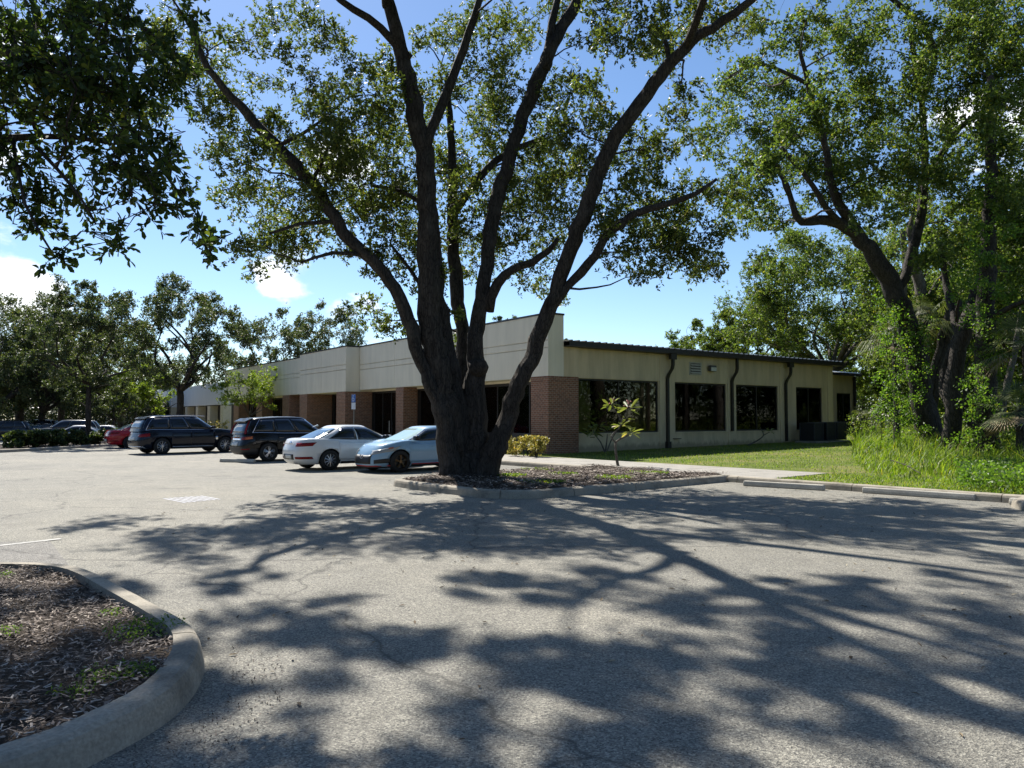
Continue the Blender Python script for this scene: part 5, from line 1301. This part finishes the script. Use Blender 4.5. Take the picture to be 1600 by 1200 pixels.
def hfac(XY):
    dm = np.min(np.stack([np.linalg.norm(XY - (edge[i] + (edge[i + 1] - edge[i]) * t), axis=1) for i in range(4) for t in (0, .25, .5, .75)], 0), 0)
    return np.clip(.22 + dm * .24, .22, 1.0) * (.72 + .42 * np.sin(XY[:, 0] * 1.3) * np.sin(XY[:, 1] * .9 + 1) + .2 * np.sin(XY[:, 0] * 4.1 + XY[:, 1] * 3.3))
blades('tall_grass', scatter(TALL, 46000), .25, .98, .011, M['grass'], lambda x, y: lawnz(x, y), .9, hfac)
# broad-leaved weeds among the tall grass
wp = scatter([gnd(1490, 735, .2)[:2], gnd(1500, 765, .15)[:2], gnd(1600, 772, .15)[:2], gnd(1640, 740, .2)[:2]], 5000)
Cw = np.column_stack([wp, lawnz(wp[:, 0], wp[:, 1]) + rng.uniform(.02, .45, 5000)])
tag(leaves('weeds', Cw, rng.uniform(.05, .11, 5000), rng.uniform(.04, .07, 5000), M['vine'], None, (0, 0, 0), .8, None, 4, .1), kind='stuff')
wp = scatter([at(1320, 653, 48)[:2], at(1440, 653, 33)[:2], at(1520, 653, 27)[:2], at(1640, 653, 22)[:2], at(1800, 653, 40)[:2], at(1400, 653, 75)[:2]], 26000)
Cw = np.column_stack([wp, lawnz(wp[:, 0], wp[:, 1]) + rng.uniform(.05, 1.0, 26000) * (1 + .9 * np.sin(wp[:, 0] * .8) * np.sin(wp[:, 1] * .6)).clip(.1)])
tag(leaves('undergrowth', Cw, rng.uniform(.08, .2, 26000), rng.uniform(.05, .1, 26000), M['leafB'], None, (0, 0, 0), .5, None, 4, .1), kind='stuff')
# weeds in the beds
def weedpatch(cx, cy, r, n, z):
    a = rng.uniform(0, 2 * math.pi, n); q = r * np.sqrt(rng.uniform(0, 1, n)); X = cx + q * np.cos(a); Y = cy + q * np.sin(a) * .7
    return np.column_stack([X, Y, z + rng.uniform(.0, .05, n)])
Wd = [weedpatch(*gnd(u, v, .14)[:2], r, n, .14) for u, v, r, n in ((225, 985, .3, 250), (245, 975, .2, 130), (205, 1000, .16, 60), (185, 1055, .24, 190), (165, 1060, .15, 70), (175, 960, .1, 60), (115, 1085, .14, 90), (5, 990, .12, 80), (10, 900, .1, 60), (215, 1050, .1, 70))]
Wd = np.concatenate(Wd); n = len(Wd)
tag(leaves('weeds', Wd, rng.uniform(.014, .036, n), rng.uniform(.007, .014, n), M['vine'], None, (0, 0, 0), 1.2, None, 6), kind='stuff')
Wd = np.concatenate([weedpatch(*gnd(u, v, .2)[:2], r, 350, .18) for u, v, r in ((845, 752, .6), (840, 733, .5), (960, 745, .5), (880, 740, .4), (800, 742, .4), (1010, 738, .6))]); n = len(Wd)
tag(leaves('weeds', Wd, rng.uniform(.04, .09, n), rng.uniform(.015, .03, n), M['grass'], None, (0, 0, 0), .6, None, 4), kind='stuff')

# fallen leaves and grit on the asphalt
fp = scatter([(-6.5, 14), (-2.2, 5.6), (-1.7, 4), (-2, 3), (4, 3), (11, 13), (6, 19), (0, 15)], 420)
Cf = np.column_stack([fp, np.full(len(fp), .012)]); D_ = np.column_stack([rng.normal(0, 1, (len(fp), 2)), np.zeros(len(fp))])
tag(leaves('fallen_leaves', Cf, rng.uniform(.025, .075, len(fp)), rng.uniform(.012, .028, len(fp)), M['litter'], None, (0, 0, 0), 3, D_ * 3, 6), kind='stuff')
gp = scatter([(-2.05, 5.6), (-1.8, 4.9), (-1.75, 4.2), (-1.9, 3.5), (-1.5, 3.4), (-1.3, 4.3), (-1.6, 5.4)], 500)
Cf = np.column_stack([gp, np.full(len(gp), .006)])
tag(leaves('grit', Cf, rng.uniform(.008, .03, len(gp)), rng.uniform(.005, .012, len(gp)), M['chip'], None, (0, 0, 0), 3, None, 4), kind='stuff')

# fallen stick on the lawn
a_, b__ = gnd(1377, 722, .25), gnd(1438, 742, .22)
s_ = MB(); s_.tube([a_ - a_, (b__ - a_) * .35 + (0, 0, .12), (b__ - a_) * .7 + (0, 0, .1), b__ - a_], [.014, .02, .018, .012], 6, rough=.1); s_.tube([(b__ - a_) * .35 + (0, 0, .12), (b__ - a_) * .5 + (.1, .15, .3)], [.01, .004], 5)
o = s_.build('fallen_branch', M['bark']); o.location = tuple(a_ + (0, 0, .04)); tag(o, 'bare fallen branch lying on dry grass at the edge of the tall weeds', 'branch')

# ---------------------------------------------------------------- shrubs, hedge, plumerias
def shrub(name, label, cat, base, size, nleaf, leafm, L, W, group=None, ncl=18, frame=None, stems=8, cl=.26):
    """bushy mass of leaves in a box (sx, sy, h) turned by frame"""
    r_ = thing(name, label, cat, base, frame or 0, group); C = []; s_ = MB()
    for k in range(ncl):
        x, y, z = rng.uniform(-.5, .5) * size[0], rng.uniform(-.5, .5) * size[1], rng.uniform(.3 if cl < .3 else .22, .88) * size[2]
        p, _ = clump_pts(np.array((x, y, z)), min(size[1], size[2]) * cl, nleaf // ncl, 5); C.append(p)
    for k in range(stems):
        s_ = MB(); x, y = rng.uniform(-.42, .42) * size[0], rng.uniform(-.3, .3) * size[1]
        s_.tube([(x, y, -.05), (x + rng.normal(0, .05), y, size[2] * .35), (x + rng.normal(0, .12), y + rng.normal(0, .1), size[2] * .8)], [.022, .016, .006], 5); s_.build('stem', M['bark'], r_)
    C = np.concatenate(C); C[:, 2] = np.minimum(C[:, 2], size[2] + rng.uniform(-.08, .03, len(C))); C[:, 2] = np.maximum(C[:, 2], .04); n = len(C)
    leaves('foliage', C, rng.uniform(.7, 1.3, n) * L, rng.uniform(.7, 1.3, n) * W, leafm, r_, (0, 0, 0), .6, None, 4, .1); return r_
hA, hB = at(14, 653, 40)[:2], at(212, 653, 49)[:2]; hd = hB - hA; hl = np.linalg.norm(hd); ang = math.atan2(hd[1], hd[0]); hd = hd / hl
def hedge(l0, l1, lab, h, n):
    c = hA + hd * (l0 + l1) / 2; shrub('hedge', lab, 'hedge', (c[0], c[1], .02), (l1 - l0, 1.0, h), n, M['hedge'], .13, .075, 'clipped hedges in the parking island', int((l1 - l0) * 13), ang, int((l1 - l0) * 2), .32)
t_ = np.linalg.norm(at(133, 653, 45.2)[:2] - hA)
hedge(0, t_ - .3, 'clipped green hedge with pale leaf tips left of the slim oak trunk', .98, 24000); hedge(t_ + .5, hl, 'clipped hedge between the slim oak trunk and the red car', .98, 16000)
def bb(y, x): w2 = bldg2w(x, y); return w2
p = at(824, 653, 29.9)[:2]; shrub('golden_shrub', 'low golden-yellow shrub at the foot of the brick corner pillar', 'shrub', (p[0], p[1], .15), (1.7, .85, .82), 3200, M['gold'], .1, .05, 'golden shrubs along the office front', 26, PB + math.pi / 2, 8, .34)
p = at(776, 653, 32.2)[:2]; shrub('golden_shrub', 'golden shrub half hidden by the oak stems before the beige blinds', 'shrub', (p[0], p[1], .15), (1.5, .8, .7), 2600, M['gold'], .1, .05, 'golden shrubs along the office front', 22, PB + math.pi / 2, 8, .34)
p = at(330, 653, 56)[:2]; shrub('golden_shrub', 'golden and pinkish shrub behind the bonnet of the navy SUV', 'shrub', (p[0], p[1], .1), (2.6, 1.6, 1.55), 2400, M['gold'], .12, .06, 'golden shrubs along the office front', 18, .3)

def plumeria(label, base, stems, heads, bare=False, par=None):
    r_ = thing('plumeria', label, 'plant', base, 0, 'plumerias by the office'); b = np.asarray(base); s_ = MB(); V = []; fl = MB()
    for st_ in stems: q = smooth_line([(*(np.array(p[:3]) - b), p[3]) for p in st_], .12); s_.tube(q[:, :3], q[:, 3], 7)
    s_.build('stem', M['bark2'], r_)
    C, D, L, W = [], [], [], []
    for c, n, sz, fw in heads:
        c = np.array(c) - b
        for k in range(n):
            a = 2 * math.pi * k / n * 1.62; el = rng.uniform(-.45, .9); d = np.array((math.cos(a) * math.cos(el), math.sin(a) * math.cos(el), math.sin(el)))
            C.append(c + d * sz * .62); D.append(d * 4); L.append(sz * rng.uniform(.8, 1.1)); W.append(sz * .27)
        if fw:
            for k in range(9):
                e = c + rng.normal(0, .06, 3) + (0, 0, .16); fl.lathe([(0, e[2]), (.035, e[2] + .015), (.02, e[2] + .03), (0, e[2] + .02)], 6, 'z', (e[0], e[1], 0))
    n = len(C)
    if n: leaves('foliage', np.array(C), np.array(L), np.array(W), M['plum'], r_, (0, 0, 0), 1.0, np.array(D), 6)
    if fl.v: fl.build('blossom', M['flower'], r_)
Yp = 24.0
def q4(u, v, r, Y=Yp): return (*at(u, v, Y), r)
pb = np.array((*at(965, 653, Yp)[:2], .16))
plumeria('young plumeria with a pale bare stem standing in the mulch island', pb,
    [[q4(966, 730, .05), q4(962, 705, .042), q4(963, 690, .036), q4(976, 683, .026), q4(985, 678, .02)], [q4(963, 692, .032), q4(955, 682, .024), q4(968, 668, .022), q4(971, 658, .02)], [q4(971, 658, .022), q4(966, 648, .02), q4(957, 636, .018), q4(955, 632, .014)], [q4(971, 658, .02), q4(978, 646, .018), q4(982, 637, .014)]],
    [(at(986, 676, Yp), 9, .36, 0), (at(971, 665, Yp), 9, .34, 0), (at(955, 633, Yp), 9, .34, 1), (at(983, 638, Yp), 11, .4, 1), (at(978, 655, Yp), 5, .28, 0)])
Yq = 31.5; pb = np.array((*at(946, 653, Yq)[:2], .17))
plumeria('leafy plumeria shrub against the office wall behind the young one', pb,
    [[q4(945, 706, .035, Yq), q4(938, 690, .028, Yq), q4(930, 680, .02, Yq), q4(927, 672, .014, Yq)], [q4(946, 706, .035, Yq), q4(948, 690, .025, Yq), q4(949, 678, .016, Yq)], [q4(949, 704, .03, Yq), q4(955, 688, .024, Yq), q4(962, 676, .018, Yq)]],
    [(at(926, 675, Yq), 10, .44, 0), (at(920, 682, Yq), 6, .5, 0), (at(938, 664, Yq), 8, .42, 0), (at(949, 674, Yq), 7, .4, 0), (at(922, 655, Yq), 3, .3, 0), (at(933, 669, Yq), 8, .4, 0)])
Yr = 37.8; pb = np.array((*at(1170, 653, Yr)[:2], .3))
plumeria('nearly bare plumeria leaning beside the wall under the third window', pb,
    [[q4(1168, 696, .04, Yr), q4(1184, 688, .034, Yr), q4(1193, 680, .028, Yr), q4(1190, 672, .022, Yr), q4(1187, 668, .016, Yr)], [q4(1193, 680, .022, Yr), q4(1199, 677, .018, Yr), q4(1203, 675, .014, Yr)]],
    [(at(1203, 675, Yr), 6, .3, 0), (at(1197, 672, Yr), 3, .25, 0)])

# ---------------------------------------------------------------- far-off wood closing the horizon
def far_wood(name, pts, dep, h0, h1, n, L, mat):
    P_ = np.array(pts, float); seg = np.linalg.norm(np.diff(P_, axis=0), axis=1); cum = np.concatenate([[0], np.cumsum(seg)])
    t = rng.uniform(0, cum[-1], n); X = np.interp(t, cum, P_[:, 0]); Y = np.interp(t, cum, P_[:, 1]) + rng.uniform(0, dep, n)
    top = h0 + (h1 - h0) * (.5 + .5 * np.sin(t * .21 + 1.3 * np.sin(t * .083)) * np.sin(t * .057 + 2)) 
    Z = -.3 + top * rng.uniform(0, 1, n) ** .75 * rng.uniform(.75, 1, n)
    return tag(leaves(name, np.column_stack([X, Y, Z]), rng.uniform(.6, 1.3, n) * L, rng.uniform(.5, .8, n) * L * .6, mat, None, (0, 0, 0), .5), kind='stuff')
far_wood('distant_woods', [(-170, 90), (-130, 150), (-60, 185), (0, 175), (40, 150), (70, 115), (110, 70), (120, 20)], 14, 7, 13, 120000, .75, M['leafW'])

far_wood('undergrowth', [(-140, 75), (-100, 84), (-56, 92), (-50, 110)], 8, 4, 7.5, 60000, .5, M['leafW'])
far_wood('undergrowth', [(34, 62), (44, 66), (60, 58), (62, 40)], 6, 5, 9, 40000, .4, M['leafW'])

far_wood('distant_woods', [(110, 20), (70, -20), (28, -34), (-10, -30), (-45, -26), (-80, 10), (-120, 60), (-150, 90)], 8, 11, 17, 70000, .95, M['leafW'])  # unseen ring behind the camera, added to block sky light and deepen the shade
# ================================================================= SKY, SUN, CAMERA
SUN_AZ, SUN_EL = R(27), R(46)                        # to the left of the view axis, above the horizon
sd = Vector((-math.sin(SUN_AZ) * math.cos(SUN_EL), math.cos(SUN_AZ) * math.cos(SUN_EL), math.sin(SUN_EL)))
w = bpy.data.worlds.new('World'); scene.world = w; w.use_nodes = True; nt = w.node_tree
bg = nt.nodes['Background']
sky = nt.nodes.new('ShaderNodeTexSky'); sky.sky_type = 'NISHITA'; sky.sun_disc = False
sky.sun_elevation = SUN_EL; sky.sun_rotation = -SUN_AZ; sky.air_density = .85; sky.dust_density = .15; sky.ozone_density = 2.6
tc = nt.nodes.new('ShaderNodeTexCoord')
def dirv(u, v): d = Vector(ray(u, v)); return d.normalized()
nz = N(nt, 'ShaderNodeTexNoise', Scale=9.0, Detail=9.0, Roughness=.58); mp = nt.nodes.new('ShaderNodeMapping'); mp.inputs['Scale'].default_value = (1, 1, 1.9)
nt.links.new(tc.outputs['Generated'], mp.inputs[0]); nt.links.new(mp.outputs[0], nz.inputs['Vector'])
acc = None
for u, v, lo, hi, amp in ((10, 470, .9962, .9994, .27), (-60, 450, .993, .9985, .25), (450, 432, .9983, .99985, .34), (530, 265, .9982, .9999, .30), (560, 505, .9975, .9998, .24), (1510, 170, .9992, .9999, .3), (-600, 300, .9, .98, .25), (2300, 350, .85, .97, .26), (100, -900, .9, .985, .2)):
    vm = nt.nodes.new('ShaderNodeVectorMath'); vm.operation = 'DOT_PRODUCT'; nt.links.new(tc.outputs['Generated'], vm.inputs[0]); vm.inputs[1].default_value = dirv(u, v)
    mr = nt.nodes.new('ShaderNodeMapRange'); mr.interpolation_type = 'SMOOTHSTEP'; mr.inputs[1].default_value = lo; mr.inputs[2].default_value = hi; mr.inputs[4].default_value = amp
    nt.links.new(vm.outputs['Value'], mr.inputs[0])
    if acc is None: acc = mr.outputs[0]
    else:
        mx = N(nt, 'ShaderNodeMath', operation='MAXIMUM'); nt.links.new(acc, mx.inputs[0]); nt.links.new(mr.outputs[0], mx.inputs[1]); acc = mx.outputs[0]
ad = N(nt, 'ShaderNodeMath', operation='ADD'); nt.links.new(nz.outputs['Fac'], ad.inputs[0]); nt.links.new(acc, ad.inputs[1])
mr = nt.nodes.new('ShaderNodeMapRange'); mr.interpolation_type = 'SMOOTHSTEP'; mr.inputs[1].default_value = .68; mr.inputs[2].default_value = .86; nt.links.new(ad.outputs[0], mr.inputs[0])
cloud = ramp(nt, nz.outputs['Fac'], [(.35, (6.6, 7.2, 8.4)), (.62, (10.5, 10.8, 11.2))])
hs = nt.nodes.new('ShaderNodeHueSaturation'); hs.inputs['Saturation'].default_value = 1.08; hs.inputs['Value'].default_value = SKYV = 1.08; nt.links.new(sky.outputs[0], hs.inputs['Color'])
nt.links.new(mixc(nt, mr.outputs[0], hs.outputs[0], cloud), bg.inputs[0]); bg.inputs[1].default_value = .08
su = bpy.data.lights.new('sun', 'SUN'); su.energy = 5.0; su.angle = R(.53); su.color = (1, .955, .88)
so = bpy.data.objects.new('sun', su); COL.objects.link(so); so.rotation_euler = sd.to_track_quat('Z', 'Y').to_euler()
cam = bpy.data.cameras.new('camera'); co = bpy.data.objects.new('camera', cam); COL.objects.link(co); scene.camera = co
co.location = (0, 0, H); co.rotation_euler = (math.pi / 2 + P, 0, 0); cam.sensor_width = 36; cam.lens = 36 * F / 1600; cam.clip_end = 3000; cam.clip_start = .05
vs = scene.view_settings; vs.view_transform = 'Standard'; vs.look = 'None'; vs.exposure = 0.9; vs.gamma = 1.0; vs.use_curve_mapping = False
cy = scene.cycles; cy.max_bounces = 7; cy.diffuse_bounces = 3; cy.glossy_bounces = 3; cy.transmission_bounces = 5; cy.transparent_max_bounces = 8; cy.caustics_reflective = False; cy.caustics_refractive = False; cy.sample_clamp_indirect = 6
